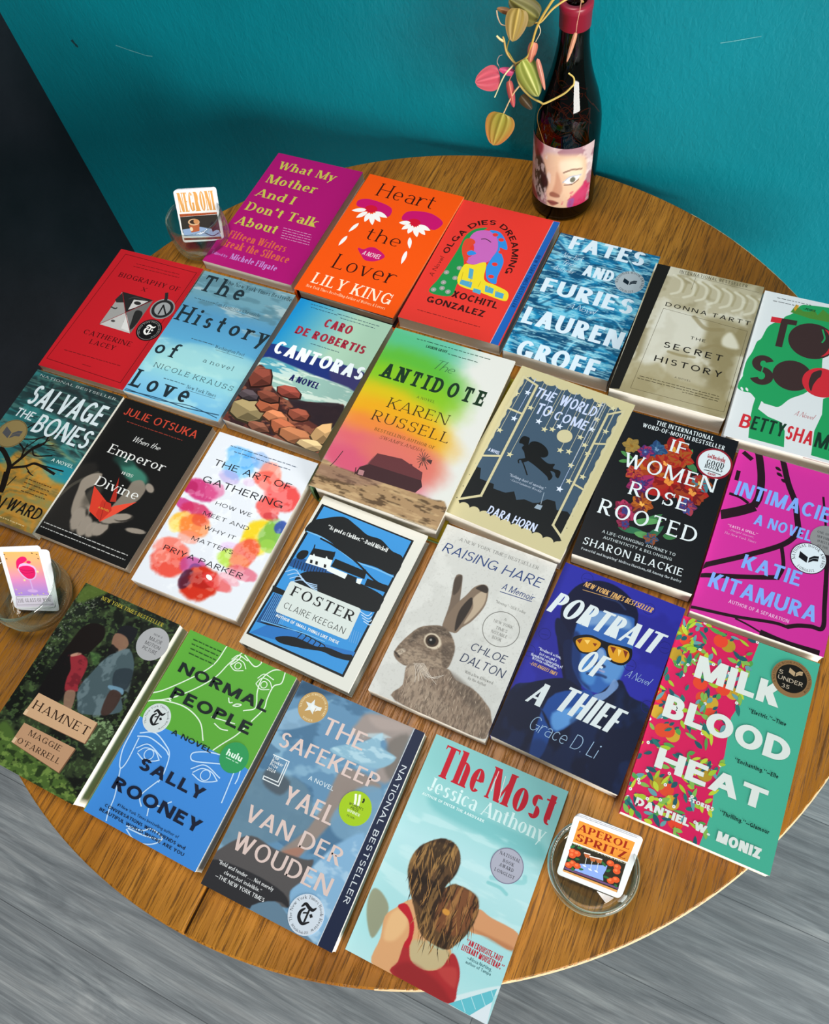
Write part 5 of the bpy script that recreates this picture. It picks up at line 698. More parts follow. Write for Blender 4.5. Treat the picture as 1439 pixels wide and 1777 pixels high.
 'hare': [('G',210,'c6c6c2'),('gn','d6d6d2',0.5,200,200,5,0.5,0.7,None),('gn','8f8c86',0.18,14,14,21,0.74,0.82,None),('gp','857262',1,6,[204,1266,315,1216,430,1203,522,1171,611,1226,760,1240,878,1293,967,1370,979,1565,236,1564,238,1425]),('gp','6f5f52',1,6,[333,870,310,663,258,433,296,388,325,431,390,658,395,742,385,859]),('gp','7a6858',1,6,[329,854,355,666,408,536,440,450,501,399,554,420,585,563,541,721,485,810,447,878]),('gp','7c6a5a',1,6,[58,1208,84,1097,151,960,227,901,333,864,423,899,494,979,515,1079,508,1170,431,1207,317,1220,208,1275,148,1276,89,1253]),('gp','2c2521',0.95,8,[441,863,406,695,448,548,478,572,484,634,467,768]),('gp','b8a58e',0.9,10,[471,539,538,438,572,554,529,707,484,775,501,627]),('gp','40362f',0.8,12,[261,450,298,393,323,432,334,523,304,579]),('gp','2c2522',0.9,8,[455,451,502,402,553,418,554,461,486,460]),('gp','4a3f36',0.7,30,[158,961,335,869,439,920,365,937,217,999,134,1117]),('gp','a3907c',0.7,30,[138,1212,202,1116,330,1131,447,1122,450,1188,316,1218,206,1271]),('gp','55483e',0.7,26,[396,1007,492,980,512,1148,462,1156]),('gp','c4b5a2',0.8,10,[68,1214,111,1155,145,1168,101,1228]),('gb','2a211c',0.9,90,1221,34,9,25,0.5),('gp','b5a592',0.6,30,[206,1271,369,1216,357,1308,300,1385]),('gp','5a4e44',0.6,50,[526,1182,765,1251,946,1379,820,1382,629,1297]),('gp','a08e7c',0.5,60,[266,1400,443,1350,647,1457,558,1547,284,1523]),('gn','463a32',0.4,16,44,6,0.5,0.7,[204,1266,315,1216,430,1203,522,1171,611,1226,760,1240,878,1293,967,1370,979,1565,236,1564,238,1425]),('gn','b5a28d',0.3,14,44,13,0.54,0.72,[204,1266,315,1216,430,1203,522,1171,611,1226,760,1240,878,1293,967,1370,979,1565,236,1564,238,1425]),('gn','3f342d',0.35,26,14,8,0.52,0.7,[58,1208,84,1097,151,960,227,901,333,864,423,899,494,979,515,1079,508,1170,431,1207,317,1220,208,1275,148,1276,89,1253]),('gn','b8a590',0.28,24,12,17,0.56,0.72,[58,1208,84,1097,151,960,227,901,333,864,423,899,494,979,515,1079,508,1170,431,1207,317,1220,208,1275,148,1276,89,1253]),('gb','d0c2ac',0.95,308,1007,78,62,10,0.25),('gb','3a2c22',1,305,1008,54,50,0,0.2),('gb','0c0a09',1,303,1009,34,34,0,0.2),('gb','a8a49c',0.9,292,1004,9,9,0,0.4),('u','5a4c42',150,3,[204,1266,315,1216,430,1203,522,1171,611,1226,760,1240,878,1293,967,1370,979,1565,236,1564,238,1425],60,70),('u','b09e8b',110,4,[204,1266,315,1216,430,1203,522,1171,611,1226,760,1240,878,1293,967,1370,979,1565,236,1564,238,1425],55,70),('u','4a3f37',70,5,[58,1208,84,1097,151,960,227,901,333,864,423,899,494,979,515,1079,508,1170,431,1207,317,1220,208,1275,148,1276,89,1253],22,20),('l','d0c6ba',3,[245,1232,286,1284,319,1370]),('l','d0c6ba',3,[254,1228,305,1284,343,1352]),('l','d0c6ba',3,[263,1224,324,1284,367,1334]),('l','d0c6ba',3,[272,1221,343,1284,390,1316]),('l','d0c6ba',3,[281,1217,361,1285,414,1298]),('l','d0c6ba',3,[290,1213,380,1285,438,1280]),('l','d0c6ba',3,[299,1209,399,1285,461,1262]),('l','d0c6ba',3,[308,1205,417,1285,485,1244]),('l','d0c6ba',3,[317,1201,436,1285,509,1226]),('L','c8bdb0',3,[294,1227,482,1320]),('t','serifl','A NEW YORK TIMES BESTSELLER','5d5c59',154,105,871,105,30),('t','hand','RAISING HARE','1f3b74',55,252,938,252,89,{'jit': 0.03}),('t','hand','A Memoir','1f3b74',652,380,928,380,59),('L','1f3b74',6,[653,405,921,389]),('t','serifl','“Moving.”—USA Today','55544f',651,508,914,508,23),('r','6a6964',780,703,146,151),('t','serifl','A','56554f',771,624,794,624,21),('t','serifl','NEW YORK','56554f',699,667,864,667,24),('t','serifl','TIMES','56554f',735,715,836,715,24),('t','serifl','NOTABLE','56554f',714,759,851,759,25),('t','serifl','BOOK','56554f',740,801,817,801,26),('t','hand','CHLOE','1d2f52',612,957,910,957,66,{'jit': 0.03}),('t','hand','DALTON','1d2f52',574,1073,938,1073,72,{'jit': 0.03}),('t','serifl','With a New Afterword','55544f',651,1147,887,1147,24),('t','serifl','by the Author','55544f',693,1184,845,1184,22)],
 'portrait': [('G',170,'24248c'),('gn','2c2fa8',0.5,300,300,4,0.45,0.65,None),('gp','14145e',0.6,80,[-59,-18,24,-9,-9,1554,-63,1517]),('gp','0a1030',1,8,[157,535,110,360,148,174,261,63,416,31,574,82,680,189,697,347,608,249,331,318,285,464,303,579,287,667,389,991,174,637]),('gs','3a4f80',0.5,14,[378,170,500,158,576,194]),('gp','0c1536',1,10,[108,501,136,475,242,551,321,625,365,739,314,736,209,662,145,595]),('gp','0d1a40',1,10,[236,664,321,625,493,943,409,981]),('gp','2f5fa8',1,10,[276,509,284,395,329,311,627,234,682,285,730,440,730,560,728,744,694,850,615,912,507,917,414,849,344,749]),('gp','7fa0c8',0.8,40,[331,318,597,254,663,335,479,376,306,454]),('gp','5f94cc',0.8,40,[560,598,709,570,713,751,638,812,559,730]),('gp','12285c',0.85,30,[275,537,346,559,442,810,555,914,428,869,339,751]),('gp','4a88c8',0.7,30,[408,720,522,695,559,861,463,866]),('gs','15254a',0.85,26,[478,741,524,700,585,699]),('gs','c0a0b8',0.6,14,[564,741,599,738]),('gs','1c2f5c',0.8,22,[488,802,576,775,624,773]),('gp','a8c0dc',0.6,20,[489,590,541,579,574,671,529,665]),('gp','0a1430',1,10,[-9,1554,6,1154,114,1052,333,912,488,932,608,928,723,747,838,835,1024,912,1011,1551]),('gp','1c4a98',0.9,14,[259,1191,434,1323,589,1038,588,938,493,943,289,1113,322,1583,405,1520,391,1306]),('gp','5f9ad8',0.9,30,[359,1196,518,1072,598,1060,440,1308]),('gp','6f8fc0',0.95,6,[686,761,734,793,716,859,656,959,590,943,660,872]),('gn','132a58',0.5,200,300,9,0.5,0.7,[-9,1554,6,1154,114,1052,333,912,488,932,608,928,723,747,838,835,1024,912,1011,1551]),('r','1a1a6c',210,64,44,48),('L','1a1a6c',4,[185,75,239,66]),('r','1a1a6c',758,607,44,48),('L','1a1a6c',4,[735,617,785,608]),('r','1a1a6c',740,114,44,48),('L','1a1a6c',4,[717,124,768,115]),('r','1a1a6c',953,366,44,48),('L','1a1a6c',4,[930,376,980,367]),('r','1a1a6c',981,857,44,48),('L','1a1a6c',4,[959,867,1007,858]),('r','1a1a6c',74,641,44,48),('L','1a1a6c',4,[50,652,102,642]),('r','1a1a6c',17,817,44,48),('L','1a1a6c',4,[-7,828,46,817]),('s','0c0c16',[289,574,389,507,501,506,562,503,701,480,736,491,749,565,702,636,600,639,551,575,511,566,475,636,388,669,326,636]),('s','d2941c',[315,590,397,527,491,528,494,580,450,634,376,654]),('s','d2941c',[561,527,698,505,732,559,695,618,611,621]),('p','7a2f14',[319,585,357,554,351,605]),('p','7a2f14',[440,558,474,549,466,579]),('p','7a2f14',[571,528,618,520,612,574]),('p','7a2f14',[671,514,711,515,709,570]),('p','efc86a',[372,561,416,544,407,586]),('p','efc86a',[632,525,661,522,657,580]),('t','jazz','PORTRAIT','d3dce0',10,454,898,454,189,{'V': 0.24}),('t','jazz','OF','d3dce0',386,810,563,810,193,{'V': 0.24}),('t','jazz','A','d3dce0',135,1195,257,1195,186,{'V': 0.24}),('t','jazz','THIEF','d3dce0',353,1160,815,1160,207,{'V': 0.24}),('t','jazz','NEW YORK TIMES BESTSELLER','d8a868',203,139,768,139,45,{'V': 0.2}),('L','d8a868',4,[212,172,495,143]),('t','script','A Novel','a9c6e2',751,704,931,704,61,{'V': 0.06}),('t','serifb','“Breakneck action,','c3c8e2',73,781,263,781,23),('t','serifb','fast cars,and a','c3c8e2',95,816,239,816,24),('t','serifb','thoughtful exploration of','c3c8e2',38,847,299,847,23),('t','serifb','Western colonialism.”','c3c8e2',58,872,281,872,23),('t','jazz','—LOS ANGELES TIMES','d8a868',54,918,278,918,28,{'V': 0.18}),('t','hand','Grace D. Li','a4c4e4',233,1379,756,1379,114,{'V': 0.045})],
 'milk': [('B','45aa90'),('V',[0,0,570,0,545,260,560,480,520,620,545,900,530,1100,560,1300,540,1534,0,1534],'d01c58',7,['4f9a4a','9fbf30','1f5560','5f9aa0','7fb050','24706a','b8c838'],['e0442c','b08e28','d9482c','c8a030']),('t','black','MILK','d9dfdb',201,431,802,431,172,{'V': 0.26}),('t','black','BLOOD','d9dfdb',71,793,945,793,167,{'V': 0.26}),('t','black','HEAT','d9dfdb',122,1156,874,1156,143,{'V': 0.26}),('t','black','DANTIEL W.','d9dfdb',75,1450,587,1450,53),('t','black','MONIZ','d9dfdb',631,1462,916,1462,69),('t','black','STORIES','d9dfdb',395,1288,568,1288,27),('t','bold','“Electric.”—Time','12342e',620,538,878,538,30),('t','bold','“Enchanting.”—Elle','12342e',615,910,909,910,28),('t','bold','“Thrilling.”—Glamour','12342e',609,1286,934,1286,27),('S','round black seal with bronze rim',840,186,138,'8a6844'),('o','15130f',840,186,106,106,0),('t','sans','5','c0b09a',748,178,776,178,31),('t','sans','UNDER','c0b09a',750,219,922,219,31),('t','sans','35','c0b09a',786,270,840,270,28),('b','b59a78',858,135,46),('c','roman','A NATIONAL BOOK FOUNDATION HONOR','4a3418',840,186,114,215,-35,16),('E',)],
 'hamnet': [('G',190,'161d16'),('gn','2f3c24',0.9,110,80,3,0.48,0.66,None),('gn','0c100c',0.9,160,160,6,0.5,0.66,None),('gn','4f6a3a',0.6,30,24,8,0.62,0.72,None),('gn','a8b49a',0.55,16,14,12,0.72,0.8,[-27,28,249,-3,129,445,67,754,73,951,38,715]),('gp','4f6428',0.9,40,[19,9,241,-14,153,91,26,184]),('gp','46602a',1,40,[55,1297,155,1278,360,1375,730,1406,923,1464,969,1564,329,1638,-4,1615]),('gn','1c2a14',0.8,60,40,5,0.5,0.64,[-183,1365,347,1358,933,1460,969,1564,-4,1615]),('gn','7f9a4a',0.6,40,30,15,0.58,0.7,[-183,1365,347,1358,933,1460,969,1564,-4,1615]),('gp','4f7a40',0.6,30,[408,508,510,490,521,586]),('gp','3a4a30',0.8,30,[778,984,924,921,949,1072,810,1144]),('gn','8fae7a',0.7,26,20,19,0.6,0.7,[744,975,953,885,974,1107,817,1153]),('gp','120c0b',1,10,[213,358,277,285,390,271,447,351,424,450,393,527,297,593,222,688,185,678,196,495]),('gp','0e0c0d',1,14,[193,649,282,574,419,876,322,1087,198,1019]),('gp','8a2630',1,8,[267,593,352,551,430,574,465,647,481,776,506,820,405,857,354,769,338,689]),('gp','c09a80',0.8,10,[264,588,308,550,350,548,286,598]),('gn','5a1420',0.6,60,40,4,0.5,0.66,[245,602,416,555,515,823,395,862]),('gp','8a6a58',0.9,10,[411,865,493,832,543,967,483,981]),('gp','15171c',1,8,[526,227,578,179,671,179,700,232,685,315,629,274,538,287]),('gp','8a6552',0.9,10,[520,281,612,269,680,317,664,387,595,410,536,365]),('gp','0e0d0e',0.9,8,[543,375,589,381,632,401,614,497,551,448]),('gp','42545a',1,8,[571,477,628,415,709,349,817,436,868,562,858,688,937,821,648,958,556,890,500,793,526,633]),('gn','6f8288',0.6,70,90,6,0.52,0.68,[571,477,709,349,817,436,937,821,648,958,500,793]),('gp','26323a',0.9,10,[704,546,839,488,881,642,762,668]),('gp','6a90a8',0.9,8,[728,670,846,651,877,686,851,697,739,696]),('gp','3a2620',0.9,10,[760,706,861,692,880,798,855,880,789,885]),('p','70503a',[217,966,823,968,823,1145,199,1161]),('p','c8a27e',[205,962,811,964,811,1141,187,1157]),('p','d8b896',[187,1157,187,1113,216,1113,215,1157]),('p','70503a',[255,1214,773,1209,759,1415,250,1381]),('p','b88f6e',[243,1210,762,1205,748,1411,238,1376]),('p','d8b896',[238,1376,239,1334,267,1334,266,1376]),('t','roman','HAMNET','2a190f',225,1087,792,1087,70),('t','roman','MAGGIE','2a190f',332,1277,660,1277,44),('t','roman','O’FARRELL','2a190f',277,1362,710,1362,44),('t','roman','NEW YORK TIMES BESTSELLER','b3a438',218,76,865,76,32),('S','round grey film seal',871,233,142,'a2a3a6'),('t','light','NOW A','1e1e22',835,164,920,164,17,{'V': 0.1}),('t','light','MAJOR','1e1e22',817,213,941,213,31,{'V': 0.1}),('t','light','MOTION','1e1e22',805,258,952,258,30,{'V': 0.1}),('t','light','PICTURE','1e1e22',807,304,947,304,31,{'V': 0.1}),('E',)],
 'normal': [('B','57a036'),('p','3b84d2',[-7,757,238,754,588,744,966,748,1023,754,1006,1533,4,1524]),('l','dbe9d8',9,[354,-13,334,167,233,322,73,502,-9,565]),('l','dbe9d8',9,[497,-2,442,120,400,250,305,388,196,503,115,566,-4,631]),('l','dbe9d8',9,[-5,629,122,576,303,552,468,600,569,713]),('l','dbe9d8',9,[169,556,149,548,197,505]),('l','dbe9d8',9,[890,-15,801,22,751,113,766,216,804,294,812,344,738,392]),('l','dbe9d8',9,[896,-4,910,86,864,133,867,240,881,314,838,439]),('l','dbe9d8',9,[817,500,779,582,718,673,675,744]),('l','dbe9d8',9,[505,23,497,62,464,118]),('l','dbe9d8',9,[525,7,643,55,681,18,674,-7]),('r','dbe9d8',520,104,22,29),('l','dbe9d8',7,[454,121,480,62,547,62,592,101]),('l','dbe9d8',7,[454,121,514,145,581,120]),('l','dbe9d8',7,[445,80,481,27,574,39]),('r','dbe9d8',788,152,22,29),('l','dbe9d8',7,[724,169,749,111,815,110,859,149]),('l','dbe9d8',7,[724,169,782,193,847,167]),('l','dbe9d8',7,[715,128,752,77,842,88]),('l','dbe9d8',8,[581,350,606,380,630,370]),('l','dbe9d8',8,[642,391,665,368,703,358,681,381,642,391]),('l','dbe9d8',8,[530,533,624,519,732,504]),('l','dbe9d8',8,[579,565,648,581,706,569]),('l','bcd8f2',9,[4,756,12,892,23,1018,61,1117,93,1142,106,1072,92,897]),('l','bcd8f2',9,[77,864,188,815,323,860,385,910,416,1024,415,1112]),('l','bcd8f2',9,[409,1102,352,1215,349,1265,392,1307]),('l','bcd8f2',9,[87,1144,161,1325,181,1438,204,1501]),('l','bcd8f2',9,[73,892,173,861,325,885,380,913]),('l','bcd8f2',9,[761,744,647,769,547,819,552,862,605,864,789,801]),('l','bcd8f2',9,[938,754,957,833,958,882]),('l','bcd8f2',9,[906,794,920,911,934,1039]),('l','bcd8f2',9,[481,1255,532,1244,564,1205,586,1184]),('l','bcd8f2',9,[449,1294,469,1345]),('l','bcd8f2',9,[362,1465,491,1443,551,1404,659,1426,609,1490,490,1526,375,1484]),('l','bcd8f2',9,[383,1474,521,1465,659,1438]),('r','bcd8f2',235,970,34,41),('l','bcd8f2',8,[142,988,183,939,269,932,335,975]),('l','bcd8f2',8,[145,997,224,1021,297,996,330,974]),('l','bcd8f2',8,[115,971,193,908,340,949]),('r','bcd8f2',719,920,34,41),('l','bcd8f2',8,[618,943,671,889,753,883,826,920]),('l','bcd8f2',8,[620,952,708,970,778,946,821,920]),('l','bcd8f2',8,[591,927,681,859,834,894]),('t','bold','NORMAL','13201f',87,335,908,335,81,{'V': 0.24}),('t','bold','PEOPLE','13201f',142,537,866,537,90,{'V': 0.24}),('t','bold','A NOVEL','13201f',307,769,672,769,37),('t','bold','SALLY','101a30',208,1089,784,1089,87,{'V': 0.24}),('t','bold','ROONEY','101a30',102,1291,880,1291,89,{'V': 0.24}),('t','sans','#1 New York Times bestselling author of','101a30',218,1379,766,1379,20),('t','bold','CONVERSATIONS WITH FRIENDS and','101a30',132,1422,850,1422,22),('t','bold','BEAUTIFUL WORLD,WHERE ARE YOU','101a30',110,1462,865,1462,22),('m','1d4a1c',66,64,340,64,24),('m','1d4a1c',75,101,337,101,24),('m','1d4a1c',85,138,335,138,24),('m','1d4a1c',94,175,332,175,24),('S','round white newspaper seal',139,714,112,'c9d2d4'),('T','121619',139,714,62),('c','serif','The New York Times Book Review','2a3336',139,714,84,230,-50,16),('E',),('S','round green streaming seal',855,722,112,'2c9255'),('t','bold','hulu','dcefe4',785,729,917,729,46,{'V': 0.22}),('m','b0d8c0',796,748,906,748,18),('E',)],
 'safekeep': [('G',190,'5f8aac'),('gn','86aec8',0.8,240,160,3,0.5,0.68,None),('gn','3f6686',0.7,220,140,8,0.52,0.68,None),('gp','2a4a66',0.9,40,[13,1,183,0,269,4,77,97,7,126]),('gp','9a8c86',0.95,40,[521,124,580,21,896,-19,909,127,904,401,787,402,828,237,714,133,622,223,513,192]),('gp','b0a09a',0.6,40,[579,48,786,1,900,18,699,101]),('gp','6a6560',0.7,40,[789,153,908,65,927,367,833,333]),('gp','86b0c6',1,14,[419,358,622,223,720,118,748,208,881,239,790,352,539,383]),('gn','c0dce6',0.6,120,50,4,0.54,0.7,[364,356,720,118,881,239,550,404]),('gp','8f8078',0.95,30,[570,445,859,444,779,550,681,723,592,959,557,1043,487,1108,403,1098,498,930,549,721]),('gp','a8705c',0.7,20,[425,1089,543,1015,534,1098,434,1131]),('gp','6f97b4',0.9,30,[717,529,888,480,891,784,752,867,631,780]),('gp','5f7f94',0.9,30,[-112,783,291,637,493,768,498,930,276,1108,6,1225]),('gp','4a555f',0.9,30,[68,657,257,676,233,783,84,761]),('gp','7fabce',1,30,[761,886,910,798,950,1415,863,1485,663,1437,588,1297,624,1171,694,1006]),('gn','b4d0e4',0.6,160,90,9,0.54,0.7,[761,886,910,798,907,1476,663,1437,588,1297]),('gp','524f50',1,14,[33,1225,174,1094,366,1103,577,1080,645,1062,634,1189,583,1288,610,1386,348,1403,-5,1367]),('gp','2a2a2e',1,10,[-21,1340,288,1296,547,1316,620,1381,529,1378,385,1491,-13,1501]),('gp','5f7c92',1,10,[385,1491,519,1383,658,1429,867,1494,695,1497]),('gp','a9c8de',0.5,20,[-80,387,59,198,277,186,87,356]),('p','18233f',[918,-9,1018,-4,1002,1504,896,1507]),('L','c9cfd8',5,[919,-6,895,1504]),('t','sans','NATIONAL BESTSELLER','d3dae2',938,262,937,1205,38),('t','cond','THE','d6c0ba',304,288,635,288,121,{'V': 0.17}),('t','cond','SAFEKEEP','d6c0ba',52,489,838,489,106,{'V': 0.17}),('t','cond','YAEL','d6c0ba',263,820,649,820,121,{'V': 0.17}),('t','cond','VAN DER','d6c0ba',71,1025,816,1025,109,{'V': 0.17}),('t','cond','WOUDEN','d6c0ba',79,1217,826,1217,112,{'V': 0.17}),('t','sans','A NOVEL','d8e4ea',368,611,565,611,29),('t','sans','“Bold and tender . . . Not merely','e2e4e6',46,1337,476,1337,24),('t','sans','clever,but indelible.”','e2e4e6',115,1378,405,1378,23),('t','sans','—THE NEW YORK TIMES','e2e4e6',70,1420,450,1420,25),('L','dfe6ea',7,[59,558,187,557,195,733,67,734,65,714,178,712,173,569]),('t','sans','The','e2e8ec',63,583,109,583,25),('t','sans','Booker','e2e8ec',67,609,159,609,25),('t','sans','Prize','e2e8ec',67,635,130,635,24),('t','sans','2024','e2e8ec',64,669,128,669,24),('S','round gold book award seal',170,148,112,'b8945a'),('*','d8dfe0',157,148,58),('b','e2e6e4',192,149,40),('c','roman','NATIONAL JEWISH BOOK AWARD','e8d8b0',170,148,88,200,-20,15),('c','roman','WINNER','e8d8b0',170,148,-102,245,295,15),('E',),('S','round lime green prize seal',760,651,114,'9fc516'),('L','eef4e0',16,[726,571,737,598,744,625]),('L','eef4e0',16,[753,564,763,593,769,624]),('l','1a2210',12,[786,571,794,582,790,600]),('t','sans','WOMEN’S','1c2410',706,645,815,645,17),('t','sans','PRIZE','1c2410',729,667,790,667,18),('t','sans','WINNER','eef4e0',713,690,809,690,18),('t','sans','FICTION','1c2410',727,719,782,719,12),('E',),('S','round white newspaper seal',746,1368,122,'ccd6e2'),('T','15171c',746,1368,66),('c','serif','The New York Times Book Review','24262c',746,1368,94,225,-45,20),('c','serif','100 Notable Books 2024','3a3c44',746,1368,-112,235,305,16),('E',)],
 'most': [('G',210,'a6d6d8'),('gv',((0,'82bfc0'),(200,'86c4c4'),(420,'98d0d2'),(700,'b2dde2'),(1000,'a8d8dc'),(1300,'a4d8dc'),(1500,'b4dfe2'))),('gp','5fb0b4',0.55,60,[148,383,581,387,947,389,963,497,579,505,193,485]),('gn','c8e8ea',0.5,300,60,4,0.52,0.72,[20,561,983,488,941,998,40,1020]),('gs','6fbcc0',0.6,22,[705,757,787,754,842,773]),('gs','7fc4c8',0.6,30,[714,720,908,667,917,629]),('gp','cfe4e8',1,8,[689,1513,771,1435,989,1280,993,1334,742,1529]),('gp','8a7f5c',0.75,14,[16,1104,80,1104,160,1167,161,1276,134,1374,56,1291,13,1189]),('gp','cf9468',1,6,[704,934,803,943,995,957,990,1065,824,1056,700,1070]),('gp','a86c48',0.6,24,[705,1052,982,1042,992,1069,816,1065]),('gp','d6a070',1,6,[209,1140,273,1061,336,1066,475,1241,574,1249,634,1221,658,1335,528,1415,422,1391,360,1335,352,1423,354,1505,189,1502,184,1351,158,1223]),('gp','e6bd88',0.7,30,[187,1199,252,1126,314,1207,280,1319,205,1342]),('gp','b9b088',0.8,24,[391,1268,614,1230,631,1326,521,1398,418,1382]),('gp','a82a2e',1,6,[341,1307,370,1299,418,1382,521,1398,615,1344,651,1234,725,1294,753,1393,731,1504,345,1507,347,1425]),('gp','8a2226',0.7,40,[402,1400,598,1413,713,1462,731,1504,354,1505]),('gp','c24a44',0.6,26,[599,1362,704,1304,737,1411]),('gp','b81c2a',1,5,[211,1135,265,1098,351,1179,377,1264,375,1328,342,1322,348,1256,307,1178]),('gp','5a4028',1,6,[308,634,419,628,483,698,490,797,455,902,514,854,650,859,713,941,696,1088,659,1168,614,1230,523,1240,417,1219,314,1098,238,999,175,880,193,745]),('gp','2a1c14',0.9,22,[191,896,293,885,429,914,486,933,517,1115,440,1107,308,1057,238,999]),('gp','a88048',0.7,26,[202,765,275,674,419,657,418,772,301,847,209,865]),('gp','7a4a2c',0.9,26,[470,895,650,859,703,945,660,1115,536,1160,468,1116]),('gn','1c120c',0.7,26,150,5,0.5,0.62,[308,634,419,628,483,698,490,797,455,902,514,854,650,859,713,941,696,1088,659,1168,614,1230,523,1240,417,1219,314,1098,238,999,175,880,193,745]),('gn','c09050',0.5,20,140,9,0.58,0.68,[308,634,419,628,483,698,490,797,455,902,514,854,650,859,713,941,696,1088,659,1168,614,1230,523,1240,417,1219,314,1098,238,999,175,880,193,745]),('gb','d8963c',0.9,520,1033,26,18,0,0.4),('u','2a1c12',120,6,[308,634,419,628,483,698,490,797,455,902,514,854,650,859,713,941,696,1088,659,1168,614,1230,523,1240,417,1219,314,1098,238,999,175,880,193,745],130,80),('u','a87a44',80,7,[308,634,419,628,483,698,490,797,455,902,514,854,650,859,713,941,696,1088,659,1168,614,1230,523,1240,417,1219,314,1098,238,999,175,880,193,745],120,80),('p','62bccb',[736,1502,985,1299,982,1378,880,1504]),('L','a9dbe4',5,[799,1447,849,1499]),('L','a9dbe4',5,[851,1407,901,1457]),('L','a9dbe4',5,[904,1367,952,1416]),('L','a9dbe4',5,[956,1327,1003,1374]),('p','d9e4ec',[881,1506,982,1378,997,1519]),('t','deco','The','bd1029',99,265,445,265,226),('t','deco','Most','bd1029',478,264,960,264,222),('L','f0dada',5,[509,208,510,66]),('L','f0dada',5,[580,244,566,79]),('t','deco','Jessica Anthony','d3ecec',83,380,955,380,97,{'V': 0.17}),('t','bold','AUTHOR OF ENTER THE AARDVARK','d8eeee',71,423,539,423,19),('t','cond','“AN EXQUISITE,TAUT','b81c30',707,1152,956,1152,34,{'V': 0.2}),('t','cond','LITERARY MOUSETRAP.”','b81c30',693,1194,981,1194,35,{'V': 0.2}),('t','sans','—Alissa Nutting,','1f5a62',746,1227,915,1227,21),('t','sans','author of Tampa','1f5a62',747,1252,919,1252,18),('S','round lilac grey book award seal',783,611,112,'7a7890'),('o','a9abbc',783,611,106,106,0),('t','roman','NATIONAL','22222c',710,562,856,562,22),('t','roman','BOOK','22222c',747,600,825,600,22),('t','roman','AWARD','22222c',734,633,835,633,22),('t','roman','LONGLIST','22222c',715,672,856,672,21),('E',)],
 'negroni': [('B','e6e4e2'),('t','deco','NEGRONI','d39a55',55,492,982,492,452,{'V': 0.2}),('p','b5562f',[25,534,1022,549,1039,591,28,599]),('t','roman','REFRESHING COCKTAILS','5a1f14',27,588,1015,588,38),('p','35302c',[27,602,1038,599,1027,1044,17,992]),('p','8fa6cc',[26,905,496,867,971,979,1011,1135,41,1068]),('p','6b3a24',[20,1111,1002,1134,1000,1196,16,1163]),('p','b4603c',[209,816,494,792,460,968,247,989]),('o','d9b08a',358,746,150,80,0),('o','3a2a22',359,741,110,52,0),('o','c98a5a',424,736,70,60,0),('o','e8d0b0',263,908,40,50,0),('p','2a2028',[767,812,843,758,943,946,798,1010]),('l','3a3a50',22,[567,1007,781,1100,960,1039])],
 'aperol': [('B','e4e5ea'),('p','d98a34',[70,43,952,58,941,466,70,479]),('t','serifb','APEROL','8c2310',84,232,911,232,135,{'V': 0.22}),('t','serifb','SPRITZ','8c2310',94,432,900,432,142,{'V': 0.22}),('p','2e2a22',[70,502,929,490,946,1100,61,1102]),('t','roman','REFRESHING COCKTAILS','e8e2c0',80,514,922,514,41),('p','8aa6ea',[279,834,680,672,681,765,663,877,695,985,226,999]),('p','6b4a78',[73,1007,949,997,947,1035,70,1044]),('p','d99a5a',[64,1068,940,1056,940,1102,61,1102]),('o','d9552c',115,662,58,58,0),('o','e8794a',103,652,26,26,0),('o','d9552c',189,666,58,58,0),('o','e8794a',178,656,26,26,0),('o','d9552c',127,734,58,58,0),('o','e8794a',115,724,26,26,0),('o','d9552c',168,880,58,58,0),('o','e8794a',156,870,26,26,0),('o','d9552c',120,944,58,58,0),('o','e8794a',109,933,26,26,0),('o','d9552c',248,898,58,58,0),('o','e8794a',236,887,26,26,0),('o','d9552c',711,605,58,58,0),('o','e8794a',698,595,26,26,0),('o','d9552c',824,627,58,58,0),('o','e8794a',810,617,26,26,0),('o','d9552c',836,708,58,58,0),('o','e8794a',822,697,26,26,0),('o','d9552c',798,929,58,58,0),('o','e8794a',783,918,26,26,0),('o','d9552c',867,870,58,58,0),('o','e8794a',853,859,26,26,0),('f','2f6a3c',62,605,131,523,46),('f','2f6a3c',161,553,245,524,46),('f','2f6a3c',73,839,135,864,46),('f','2f6a3c',191,950,206,1034,46),('f','2f6a3c',282,939,361,918,46),('f','2f6a3c',183,777,259,755,46),('f','2f6a3c',691,795,746,717,46),('f','2f6a3c',667,893,774,896,46),('f','2f6a3c',874,957,918,1011,46),('f','2f6a3c',664,705,562,620,46),('p','b8643a',[286,613,386,594,384,668,328,680]),('p','e8e0dc',[285,592,383,577,387,597,286,613]),('L','d8dce0',9,[345,679,357,828]),('o','dfe6f0',353,842,34,14,15),('p','b8643a',[382,637,484,618,483,693,425,705]),('p','e8e0dc',[381,615,481,600,485,621,382,637]),('L','d8dce0',9,[443,704,456,856]),('o','dfe6f0',452,870,34,14,15),('p','b8643a',[475,622,580,603,579,679,520,691]),('p','e8e0dc',[474,600,577,585,581,606,475,622]),('L','d8dce0',9,[538,690,553,843]),('o','dfe6f0',548,857,34,14,15)],
